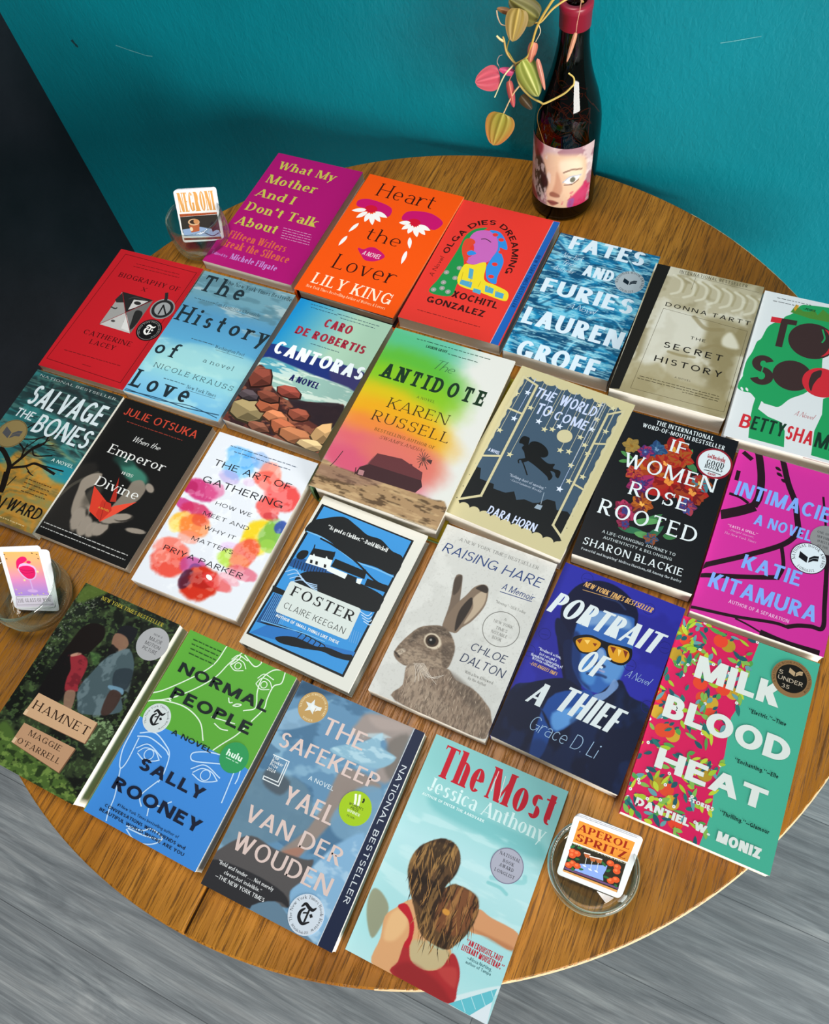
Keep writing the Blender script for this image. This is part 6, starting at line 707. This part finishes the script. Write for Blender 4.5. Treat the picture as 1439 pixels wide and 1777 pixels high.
 'winecard': [('G',90,'e9c07a'),('gv',((0,'e6b25c'),(469,'e8a080'),(860,'dc8ac0'),(1172,'b08ad8'),(1563,'9a80d0'))),('p','e8e8f0',[1,-35,1001,-3,1003,117,-28,83]),('p','e8e8f0',[1,-35,75,-33,78,1585,-16,1581]),('p','e8e8f0',[956,-5,1008,-3,1008,1579,933,1569]),('p','dcd4e4',[74,1257,1033,1258,1002,1572,2,1567]),('L','4a4050',8,[92,1281,1017,1275,1004,1510,57,1505,92,1281]),('t','roman','THE GLASS OF WINE','4a3a48',92,1436,961,1436,101,{'V': 0.13}),('s','d8b0dc',[330,483,430,407,594,413,752,498,779,625,706,794,557,851,415,768,325,592]),('s','d81c62',[308,466,349,326,473,235,590,247,608,327,510,387,393,438,340,530,308,529]),('s','d81c62',[359,515,550,467,714,528,734,686,645,800,510,803,394,673]),('o','d81c62',640,378,56,36,0),('l','8c1048',9,[351,546,531,600,745,584]),('l','8c1048',9,[363,617,514,670,716,638]),('L','d0a8e0',34,[557,851,563,1123]),('o','d0a8e0',551,1138,130,46,5),('o','5a4a2a',114,270,22,14,30),('o','5a4a2a',89,159,22,14,30),('o','5a4a2a',901,297,22,14,30),('o','5a4a2a',780,150,22,14,30),('o','5a4a2a',892,185,22,14,30),('o','d8c890',144,1083,22,14,30),('o','d8c890',190,1193,22,14,30),('o','d8c890',252,1180,22,14,30),('o','d8c890',935,1176,22,14,30),('o','d8c890',517,1244,22,14,30),('o','d8c890',649,1250,22,14,30),('o','d8c890',806,1218,22,14,30),('*','f0dca0',417,846,44),('*','f0dca0',800,633,44)],
 'label': [('G',110,'c9b0b0'),('gn','8a5a68',0.7,160,120,3,0.5,0.66,None),('gn','e6dcd8',0.7,220,90,9,0.5,0.7,None),('gp','d9b898',0.95,60,[330,120,620,60,860,120,900,330,800,560,620,700,430,700,380,480]),('gp','e8d2b8',0.8,70,[560,120,800,140,840,330,700,300,560,240]),('gp','b8866a',0.7,40,[520,250,600,420,560,520,470,500,500,380]),('gp','2a2624',0.95,50,[200,100,330,200,380,330,400,430,330,560,240,600,160,420,150,200]),('gn','d8d0cc',0.7,40,60,5,0.54,0.66,[60,100,400,100,400,600,60,700]),('gp','1c1a1a',0.9,30,[290,300,380,330,400,420,340,470,290,420]),('gs','7a5a4a',0.8,18,[600,250,700,225,830,240]),('gp','f0ece8',0.95,12,[610,350,690,300,810,310,740,370,670,380]),('gb','6a6a5a',1,720,338,36,30,0,0.3),('gs','8aa0c0',0.7,12,[600,360,690,300,830,305]),('gs','6a4a42',0.8,14,[620,390,720,385,800,350]),('gp','8a5a48',0.9,20,[440,500,480,480,560,500,570,530,500,540,440,530]),('gp','8a4a44',0.95,16,[410,600,480,580,560,600,480,640]),('gs','4a2424',0.9,8,[410,605,490,606,560,602]),('gp','c03060',0.9,40,[700,560,900,420,960,500,900,690,700,690]),('gp','7a5aa0',0.7,30,[690,560,760,560,740,650,680,640]),('gn','c02050',0.6,60,60,15,0.5,0.66,[640,520,1000,380,1000,700,640,700]),('gp','7a1c30',0.8,50,[100,0,300,0,280,120,150,180]),('gp','8a1c28',0.8,40,[0,560,160,560,260,700,0,700])],
}

# ------------------------------------------------------------------ the setting
def slab(name, a, b, m, label):
    mb = MB(); mb.box(a, b); return struct(mb.build(name, m), label)
slab('floor', (-1.45, -2.2, -.06), (2.7, 1.06, 0), M_floor, 'grey wood-look plank floor')
wall = slab('wall_back', (-1.393, .9972, 0), (2.7, 1.09, 2.5), M_wall, 'teal painted wall behind the table')
slab('wall_left', (-1.49, -2.2, 0), (-1.393, 1.09, 2.5), M_dark, 'almost black painted wall at the left')
M_scuff = mat('pale_wall_scuff', .7, '5fa9b0')[0]; M_dent = mat('dark_wall_dent', .7, '07333c')[0]
def scuff(pts, w, m, label):
    mb = MB(); P = np.array(pts, float)
    for (x0, z0), (x1, z1) in zip(P, P[1:]):
        d = np.array([x1 - x0, z1 - z0]); d /= np.linalg.norm(d); n = np.array([-d[1], d[0]]) * w / 2
        V = [(x0 + n[0], .9969, z0 + n[1]), (x0 - n[0], .9969, z0 - n[1]), (x1 - n[0] * .5, .9969, z1 - n[1] * .5), (x1 + n[0] * .5, .9969, z1 + n[1] * .5)]
        mb.add(V, [[0, 1, 2, 3]])
    mb.build('paint_scuff', m, wall)['label'] = label
scuff([(-1.137, .78), (-1.11, .776), (-1.075, .772), (-1.06, .773)], .0018, M_scuff, 'pale scratch on the teal paint')
scuff([(-1.242, .772), (-1.238, .764), (-1.234, .760)], .008, M_dent, 'small dark dent')
scuff([(-.115, .957), (-.10, .962), (-.07, .973)], .0012, M_scuff, 'pale scratch on the teal paint')

# ------------------------------------------------------------------ the round table
TC, TR_ = (-.2977, .4193), .5678
SEAM = -.285
tab = thing('round_table', 'round oak table with two half leaves and a centre seam', 'table', (TC[0], TC[1], 0))
def half(side):
    def outline(ins):
        s = (SEAM - TC[0]); gap = .0009 + ins; R = TR_ - ins
        x = s + gap if side > 0 else s - gap
        a = math.acos(max(-1, min(1, x / R)))
        t = np.linspace(-a, a, 97) if side > 0 else np.linspace(a, 2 * PI - a, 97)
        return np.stack([R * np.cos(t), R * np.sin(t)], 1)
    mb = MB(); rings = [(.006, TZ - .027), (.001, TZ - .024), (0, TZ - .020), (0, TZ - .003), (.0008, TZ - .001), (.0026, TZ)]
    n = 97; V = [np.c_[outline(i), np.full(n, z)] for i, z in rings]
    F = [(k * n + j, k * n + (j + 1) % n, (k + 1) * n + (j + 1) % n, (k + 1) * n + j) for k in range(len(rings) - 1) for j in range(n)]
    mb.add(np.concatenate(V), np.array(F)); mb.F.append(np.array([list(range(n))[::-1]])); mb.F.append(np.array([list(range(n))]) + 5 * n)
    return mb.build('table_leaf', M_oak, tab)
leaf_r = half(1); half(-1)
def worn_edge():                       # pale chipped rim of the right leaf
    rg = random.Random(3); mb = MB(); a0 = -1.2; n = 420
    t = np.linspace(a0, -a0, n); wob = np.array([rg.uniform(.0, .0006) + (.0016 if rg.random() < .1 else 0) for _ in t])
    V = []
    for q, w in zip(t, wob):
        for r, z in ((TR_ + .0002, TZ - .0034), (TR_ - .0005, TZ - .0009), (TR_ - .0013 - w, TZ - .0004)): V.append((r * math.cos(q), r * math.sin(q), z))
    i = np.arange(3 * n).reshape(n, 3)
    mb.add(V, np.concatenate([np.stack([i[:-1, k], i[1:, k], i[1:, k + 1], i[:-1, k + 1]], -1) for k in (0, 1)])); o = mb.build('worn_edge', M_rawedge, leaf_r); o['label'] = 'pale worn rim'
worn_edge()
mb = MB(); mb.lathe([(.05, .05), (.08, .06), (.12, .045), (.3, .04), (.55, .05), (.66, .075), (.713, .16)], 40, cap=True); mb.build('pedestal', M_darkwood, tab)
for k in range(4):
    mb = MB(); a = PI / 4 + k * PI / 2
    mb.tube([(.03 * math.cos(a), .03 * math.sin(a), .10), (.17 * math.cos(a), .17 * math.sin(a), .085), (.34 * math.cos(a), .34 * math.sin(a), .024)], .03, 10, r1=.023)
    mb.build('foot', M_darkwood, tab, True)

# ------------------------------------------------------------------ books
GROUP = 'books laid out in rows on the round table'
def rounded_spine(w, h, t, bulge, col):
    mb = MB(); n = 10; a = np.linspace(-PI / 2, PI / 2, n + 1)
    pr = np.stack([-w / 2 + .003 - (bulge + .003) * np.cos(a), t / 2 + (t / 2 - .0004) * np.sin(a)], 1)
    V = np.concatenate([np.c_[pr[:, 0], np.full(n + 1, y), pr[:, 1]] for y in (-h / 2, h / 2)])
    mb.add(V, np.array([(i, i + 1, n + 2 + i, n + 1 + i) for i in range(n)])[:, ::-1], col)
    mb.F.append(np.array([list(range(n + 1))])); mb.F.append(np.array([list(range(n + 1))[::-1]]) + n + 1)
    return mb
def make_book(key, label, hard=False, spine='e8e4dc', edge='e4e0d6', board='b9b4a8', glossy=False, curl=0):
    cx, cy, ang, w, h, t = GEO[key]
    r = thing('hardcover_book' if hard else 'paperback_book', label, 'book', (cx, cy, TZ), math.radians(ang), GROUP)
    M = M_gloss if glossy else M_cover
    th = .0007
    if hard:
        mb = MB(); mb.box((-w / 2 + .004, -h / 2 + .0015, .0005), (w / 2 - .0008, h / 2 - .0015, .0030), board); mb.build('back_board', M_cover, r)
        mb = MB(); mb.box((-w / 2 + .004, -h / 2 + .0015, t - .0034), (w / 2 - .0008, h / 2 - .0015, t - .0007), board); mb.build('front_board', M_cover, r)
        mb = MB(); mb.box((-w / 2 + .004, -h / 2 + .0045, .0031), (w / 2 - .0050, h / 2 - .0045, t - .0035)); mb.build('page_block', M_paper, r)
        rounded_spine(w, h, t, .0015, spine).build('spine', M, r, True)
        mb = MB(); mb.box((-w / 2 + .003, -h / 2, 0), (w / 2, h / 2, .0004), spine); mb.build('back_jacket', M, r)
        mb = MB(); mb.box((w / 2 - .0006, -h / 2, t - .0036), (w / 2, h / 2, t - .0006), edge); mb.box((w / 2 - .055, -h / 2 + .0002, t - .0042), (w / 2 - .0006, h / 2 - .0002, t - .0036), 'e6ddd8'); mb.build('jacket_flap', M, r)
    else:
        mb = MB(); mb.box((-w / 2 + .0006, -h / 2 + .0004, th), (w / 2 - .0006, h / 2 - .0004, t - th - .0001)); mb.build('page_block', M_paper, r)
        mb = MB(); mb.box((-w / 2, -h / 2, 0), (-w / 2 + .0006, h / 2, t - th), spine); mb.build('spine', M, r)
        mb = MB(); mb.box((-w / 2 + .0006, -h / 2, 0), (w / 2, h / 2, th - .0001), edge); mb.build('back_cover', M, r)
    art = Art(w, h, t, r, edge, M, seed=len(key))
    a = art.mb; z0, z1 = t - th, t
    V = [(-w / 2, -h / 2, z0), (w / 2, -h / 2, z0), (w / 2, h / 2, z0), (-w / 2, h / 2, z0), (-w / 2, -h / 2, z1), (w / 2, -h / 2, z1), (w / 2, h / 2, z1), (-w / 2, h / 2, z1)]
    a.add(V, np.array([(0, 3, 2, 1), (0, 1, 5, 4), (1, 2, 6, 5), (2, 3, 7, 6)]), edge)
    a.add([V[0], V[3], V[7], V[4]], np.array([(0, 3, 2, 1)])[:, ::-1], spine)
    art.run(ART[key])
    a.build('front_jacket' if hard else 'front_cover', M, r)
    return r
BOOKS = [
 ('mother', 'magenta paperback with a large olive-gold serif title, at the far left of the back row', dict(spine='a80f6c', edge='c9bfc0')),
 ('heart', 'orange jacketed hardcover with two crying flower eyes and pink lips', dict(hard=True, spine='ee5206', edge='f08a50', board='3a3032')),
 ('olga', 'red paperback with a blue stripe and a colourful woman in profile', dict(spine='dd362d', edge='e9e2d6')),
 ('fates', 'blue paperback covered in painted waves with big white capitals', dict(spine='17719f', edge='ece6da', glossy=True)),
 ('secret', 'thick beige paperback with a marble face and a black spine strip', dict(spine='191613', edge='ece4da')),
 ('toosoon', 'white book with a green curly-haired head and dark red circles, cut off at the right', dict(hard=True, spine='d9dcdf', edge='dfe0e0', board='d9d4cc')),
 ('bio', 'thin red paperback with a black and white photo cut into four triangles', dict(spine='be1c26', edge='e8d8c8')),
 ('history', 'pale blue cloudy paperback with typewriter lettering', dict(spine='6aa0b8', edge='e6dcc0')),
 ('cantoras', 'paperback with a rocky red-brown shore and white capitals over a dark sea', dict(spine='1787c4', edge='e6e0d4')),
 ('antidote', 'thick hardcover with a rainbow haze over a brown farmhouse', dict(hard=True, spine='7fae7a', edge='d6d0c4', board='c9b02c')),
 ('world', 'slate paperback with a cream scalloped border, hanging stars and a flying man', dict(spine='c4ba90', edge='ece4d2')),
 ('women', 'black paperback with a wreath of red flowers and a white round seal', dict(spine='141317', edge='2a282a', glossy=True)),
 ('intimacies', 'pink paperback with thick black brush lines and pale blue capitals', dict(spine='cb2e97', edge='efe4dc')),
 ('salvage', 'teal and ochre paperback with a bare black tree, at the left edge', dict(spine='2b3a3c', edge='d8d2c4')),
 ('emperor', 'black paperback with cupped hands around a red paper crane', dict(spine='121212', edge='f0ead8')),
 ('art', 'white paperback with a wreath of watercolour blots', dict(spine='dde1e9', edge='dcdcd8')),
 ('foster', 'white jacketed hardcover with a blue and black farmhouse print', dict(hard=True, spine='d5d5cd', edge='e2e2dc', board='dcdcd4')),
 ('hare', 'grey paperback with a brown hare looking left', dict(spine='c6c6c2', edge='ebe4de')),
 ('portrait', 'royal blue paperback with a man in orange sunglasses', dict(spine='24248c', edge='e9dfd8')),
 ('milk', 'half fruit-patterned, half mint green paperback with a black round seal', dict(spine='d01c58', edge='efe6d0')),
 ('hamnet', 'dark forest paperback with a couple facing each other and two paper labels', dict(spine='161d16', edge='e9e0cc')),
 ('normal', 'half green, half blue paperback with white line-drawn faces', dict(spine='57a036', edge='ece4d2')),
 ('safekeep', 'blue-grey paperback with a painted crouching figure and a navy side strip', dict(spine='5f8aac', edge='ece6dc')),
 ('most', 'pale aqua paperback with a red title and a long-haired woman seen from behind', dict(spine='96c8c8', edge='f0efe8')),
]
for key, label, kw in BOOKS: make_book(key, label, **kw)

# ------------------------------------------------------------------ wine bottle
BX, BY, BR = -.2765, .918, .0447
bot = thing('wine_bottle', 'dark wine bottle with a red capsule and a painted face label', 'bottle', (BX, BY, TZ))
PROF = [(0, .001), (0, .040), (.003, .043), (.009, BR), (.06, BR), (.125, BR), (.142, .0437), (.158, .0410), (.176, .0362), (.192, .0303), (.208, .0254), (.224, .0220), (.24, .0193), (.252, .0184), (.262, .0180), (.288, .0176), (.290, .0165), (.290, .0120), (.27, .0115)]
mb = MB(); mb.lathe(PROF, 64); mb.build('glass_body', M_bottle, bot, True)
mb = MB(); mb.lathe([(.262, .0182), (.2625, .0192), (.282, .0192), (.2825, .0200), (.289, .0200), (.2912, .0188), (.2912, .0125), (.28, .0120)], 48); mb.build('capsule', M_foil, bot, True)
mb = MB(); mb.lathe([(.002, .001), (.002, .040), (.01, BR - .002), (.055, BR - .002), (.055, .001)], 40); mb.build('wine_residue', M_liquid, bot, True)
# label wraps around the front of the glass
la = Art(.1144, .1144 * .655, 0, bot, 'c9b0b0', M_card)
flat_pos = la.pos
def wrap(X, Y):
    X, Y = np.asarray(X, float), np.asarray(Y, float)
    a = math.radians(-88) + (X - 500) / 1000 * math.radians(140); r = BR + .0004
    return np.stack([r * np.cos(a), r * np.sin(a), .124 - Y / 655 * .098], -1).reshape(-1, 3)
la.pos = wrap; la.run(ART['label']); la.mb.build('paper_label', M_card, bot, True)

# trailing cutting that hangs out of the bottle
vine = thing('vine_cutting', 'trailing plant cutting with olive and pink leaves hanging from the wine bottle', 'plant', (BX, BY, TZ + .29))
off = np.array([BX, BY, TZ + .29])
def stem(pts, r, col, r1=None):
    mb = MB(); mb.tube([np.array(p) - off for p in pts], r, 7, col, 6, r1); return mb.build('stem', M_stem, vine, True)
STEMS = [([[-0.2704,0.918,1.03],[-0.2686,0.9,1.0509],[-0.275,0.885,1.0622],[-0.2818,0.876,1.0614],[-0.2887,0.868,1.0575],[-0.3021,0.868,1.0342],[-0.3079,0.868,1.0199],[-0.3127,0.868,1.0012],[-0.3178,0.868,0.9861],[-0.3324,0.868,0.9747]],0.0017,'c9a850'),([[-0.2689,0.918,1.0289],[-0.2681,0.895,1.0487],[-0.276,0.88,1.0537],[-0.2896,0.872,1.0455],[-0.3008,0.868,1.0321],[-0.3084,0.872,1.0262],[-0.3188,0.876,1.0225]],0.0014,'d0b060'),([[-0.3324,0.868,0.9747],[-0.3277,0.868,0.9506],[-0.3122,0.864,0.9392],[-0.2947,0.858,0.9375],[-0.2902,0.856,0.9382],[-0.2792,0.858,0.9446],[-0.2657,0.86,0.9544],[-0.2583,0.862,0.9628],[-0.2563,0.864,0.9655],[-0.2575,0.866,0.9721],[-0.2649,0.868,0.9753]],0.0014,'c8b060'),([[-0.3324,0.868,0.9747],[-0.3437,0.868,0.9866],[-0.3473,0.868,1.0017],[-0.3496,0.87,1.0043]],0.0015,'b89a58'),([[-0.3473,0.868,1.0003],[-0.3525,0.868,1.0022],[-0.3569,0.868,1.0057]],0.0016,'d8c890'),([[-0.3261,0.868,0.9486],[-0.3368,0.868,0.9316],[-0.3487,0.868,0.9037]],0.0011,'d8b888'),([[-0.3347,0.868,0.9735],[-0.3452,0.862,0.9605],[-0.3574,0.86,0.9308]],0.0011,'d8d0a0'),([[-0.2644,0.9,1.0413],[-0.261,0.885,1.0536],[-0.2615,0.882,1.0406],[-0.2626,0.88,1.0286],[-0.2601,0.87,1.0238]],0.0006,'c89078'),([[-0.3324,0.868,0.9739],[-0.34,0.868,0.9851],[-0.3453,0.872,0.9888],[-0.3423,0.872,1.0014]],0.001,'8a7a30'),([[-0.3339,0.868,0.9662],[-0.3392,0.868,0.9554],[-0.3407,0.868,0.9504]],0.0008,'c87868'),([[-0.3593,0.875,1.0312],[-0.3567,0.872,1.0253],[-0.3525,0.872,1.0178],[-0.3452,0.872,1.0169]],0.0009,'c8a888'),([[-0.3054,0.868,1.0291],[-0.3029,0.87,1.0182],[-0.3082,0.87,1.0056]],0.0006,'d8c8a8'),([[-0.3537,0.87,0.9643],[-0.3574,0.87,0.9711],[-0.355,0.87,0.9789],[-0.3505,0.87,0.9819]],0.0004,'d0a898'),([[-0.2902,0.856,0.939],[-0.2986,0.86,0.9216],[-0.3002,0.866,0.9004],[-0.291,0.868,0.8708]],0.0005,'7a5a28')]
for pts, r, col in STEMS: stem(pts, r, col, r * .7)
def leafmesh(b, t, w, cols, curl=.25, ridges=4, roundness=.75, nrm=(.3, -.75, .62)):
    b, t = np.array(b), np.array(t); ax = t - b; L = np.linalg.norm(ax); ax /= L
    nz = np.array(nrm); nz -= ax * (nz @ ax); nz /= np.linalg.norm(nz); sx = np.cross(ax, nz)
    ns, nt = 22, 25; s = np.linspace(0, 1, ns)[:, None]; q = np.linspace(-1, 1, nt)[None, :]
    prof = np.sin(PI * s ** roundness) ** .5 * (1 - .12 * s); prof[0] = .02; prof[-1] = .01
    rid = np.cos(q * PI * ridges) * (1 - np.abs(q) ** 3)
    P = b + ax * (L * s)[..., None] * np.ones_like(q)[..., None] + sx * (w / 2 * prof * q)[..., None] \
        + nz * (-curl * w * (prof * q) ** 2 * .6 - curl * L * .5 * (s - .35) ** 2 + .035 * w * rid * prof)[..., None]
    base, vein, tip = [lin(hx(c)) for c in cols]
    e = (np.abs(q) ** 2.2 * .6 + s ** 2 * .5).clip(0, 1)[..., None]
    C = base * (1 - e) + tip * e; v = (np.exp(-(q / .09) ** 2) * .9 + .35 * np.exp(-((np.abs(q) - .5) / .08) ** 2)) * np.ones_like(s)
    C = C + (vein - C) * v[..., None].clip(0, 1)
    mb = MB(); i = np.arange(ns * nt).reshape(ns, nt)
    mb.add((P - off).reshape(-1, 3), np.stack([i[:-1, :-1], i[:-1, 1:], i[1:, 1:], i[1:, :-1]], -1).reshape(-1, 4), C.reshape(-1, 3))
    o = mb.build('leaf', M_leaf, vine, True); return o
LEAVES = [([-0.348,0.866,0.9053],[-0.362,0.862,0.8562],0.0408,('85852e','b0a850','b86a3a'),0.1,4,0.7),([-0.3524,0.866,0.9565],[-0.384,0.86,0.946],0.0302,('b8485a','d86a78','c05a62'),0.12,3,0.7),([-0.3288,0.868,1.0423],[-0.3339,0.86,1.0068],0.0276,('8a7636','c0a452','8f7448'),0.15,3,0.7),([-0.3213,0.862,0.985],[-0.2965,0.856,0.9456],0.0289,('7f8a38','c2c272','6a6a2c'),0.5,2,0.7),([-0.3072,0.874,1.0305],[-0.3462,0.88,1.0441],0.029,('5a5622','8a8440','6f6034'),0.3,2,0.7),([-0.3424,0.876,1.0312],[-0.3589,0.874,1.0345],0.0077,('8a5a34','b07a4a','7a5a34'),0.5,1,0.7),([-0.3096,0.868,1.0052],[-0.3132,0.864,0.98],0.012,('c87860','e0a888','b05a48'),0.7,1,0.7),([-0.3025,0.862,0.9905],[-0.2883,0.855,0.9556],0.0064,('b87060','e0b8a0','c8806a'),0.7,1,0.7),([-0.3411,0.868,0.9504],[-0.3327,0.866,0.9135],0.0098,('b85848','d88a78','a83a5a'),0.8,1,0.7),([-0.3266,0.872,0.9308],[-0.3107,0.872,0.9146],0.0129,('3a2c14','5a4420','2a1f10'),0.4,1,0.7),([-0.3338,0.866,0.9645],[-0.352,0.862,0.9683],0.0096,('b83a68','d8688a','c04870'),0.7,1,0.7),([-0.2601,0.87,1.0238],[-0.2679,0.866,0.9869],0.0054,('c88868','e8c0a0','c89070'),0.6,1,0.6)]
for _b, _t, _w, _c, _cu, _ri, _ro in LEAVES: leafmesh(_b, _t, _w, _c, _cu, _ri, _ro)
# fine roots seen through the dark glass
rt = MB(); rg = random.Random(4)
for k in range(26):
    a = rg.uniform(0, 2 * PI); P = []
    z = rg.uniform(.09, .2); x, y = .012 * math.cos(a), .012 * math.sin(a)
    for j in range(5):
        R = .041 if z < .14 else .034 - (z - .14) * .22
        x += rg.uniform(-.026, .026); y += rg.uniform(-.03, .018); d = math.hypot(x, y)
        if d > R: x, y = x * R / d, y * R / d
        P.append((x, y, z)); z = min(.2, max(.062, z + rg.uniform(-.03, .012)))
    rt.tube(P, .0006, 5, ('d8b060', 'b07838', 'e8cc88')[k % 3], 5)
rt_o = rt.build('roots', M_stem, vine, True); rt_o.location = (0, 0, -.29); rt_o['label'] = 'tangled brown roots inside the bottle'; rt_o['kind'] = 'stuff'

# ------------------------------------------------------------------ glass bowls and the cards standing in them
def bowl(label, x, y, R=.0435, H=.056, base=.032):
    o = [(0, .001), (0, base), (.0015, base + .003), (.006, R - .0045), (.016, R - .0012), (.030, R), (.044, R - .0004), (H - .002, R - .0018), (H, R - .003), (H - .002, R - .0042), (.044, R - .0034), (.030, R - .0032), (.017, R - .0042), (.010, R - .0066), (.008, base), (.0075, .001)]
    mb = MB(); mb.lathe(o, 72); b = mb.build('glass_bowl', M_glass, None, True); b.location = (x, y, TZ)
    tag(b, label, 'glass', 'small glass bowls'); return b
bowl('clear glass bowl beside the magenta book near the teal wall', -.757, .664, .0435, .058)
bowl('clear glass bowl at the left edge of the table', -.640, .085, .0455, .055)
bowl('clear glass bowl between the aqua book and the fruit-patterned book', .056, .071, .0420, .05)
def cardstack(key, label, nback, backs):
    c, ux, uy, w, h = CARDS[key]
    ux, uy = Vector(ux), Vector(uy); nz = ux.cross(uy).normalized(); uy = nz.cross(ux)
    r = thing('sticker_card', label, 'card', (0, 0, 0), 0, 'cards standing in the glass bowls')
    m = Matrix((ux, uy, nz)).transposed().to_4x4(); r.matrix_world = Matrix.Translation(Vector(c) + Vector((0, 0, TZ))) @ m
    a = Art(w, h, 0, r, 'e4e4e8', M_card); th = .0006
    rad = .004; P = []
    for sx, sy, a0 in ((1, 1, 0), (-1, 1, 90), (-1, -1, 180), (1, -1, 270)):
        for q in np.linspace(a0, a0 + 90, 6): P.append((sx * (w / 2 - rad) + rad * math.cos(math.radians(q)), sy * (h / 2 - rad) + rad * math.sin(math.radians(q))))
    P = np.array(P); n = len(P)
    def slabmesh(mb, z0, z1, dx=0, dy=0, rot=0, col='e4e5ea'):
        R = np.array([[math.cos(rot), -math.sin(rot)], [math.sin(rot), math.cos(rot)]]); Q = P @ R.T + (dx, dy)
        mb.add(np.concatenate([np.c_[Q, np.full(n, z0)], np.c_[Q, np.full(n, z1)]]), np.array([(i, (i + 1) % n, n + (i + 1) % n, n + i) for i in range(n)]), col)
        k = mb.n - 2 * n; mb.F.append(np.array([list(range(n))[::-1]]) + k); mb.F.append(np.array([list(range(n))]) + k + n)
    mb = MB(); slabmesh(mb, -th, -.00004); mb.build('card_backing', M_card, r)
    x0 = 0.028; a.clamp = False
    s0 = a.S; f = 1 - 2 * .0012 / w
    a.pos = (lambda p: (lambda X, Y: p(500 + (np.asarray(X, float).clip(0, 1000) - 500) * f, a.H / 2 + (np.asarray(Y, float).clip(0, a.H) - a.H / 2) * f)))(a.pos)
    a.run(ART[key]); a.mb.build('printed_face', M_card, r)
    for k in range(nback):
        mb = MB(); dx, dy, ro = backs[k]; slabmesh(mb, -th * (k + 2) - .0002 * (k + 1), -th * (k + 1) - .0002 * (k + 1), dx, dy, ro); mb.build('spare_card', M_card, r)
cardstack('negroni', 'white cocktail card with tall gold letters in the bowl near the teal wall', 3, [(.0006, .0006, 0), (.0016, .001, -.01), (.0026, .0012, -.015)])
cardstack('aperol', 'orange cocktail card with red fruit in the bowl at the front', 2, [(.0006, .001, .0), (.0014, .0022, -.01)])
cardstack('winecard', 'pink and violet tarot-style wine glass card in the bowl at the left', 1, [(.006, -.004, -.08)])
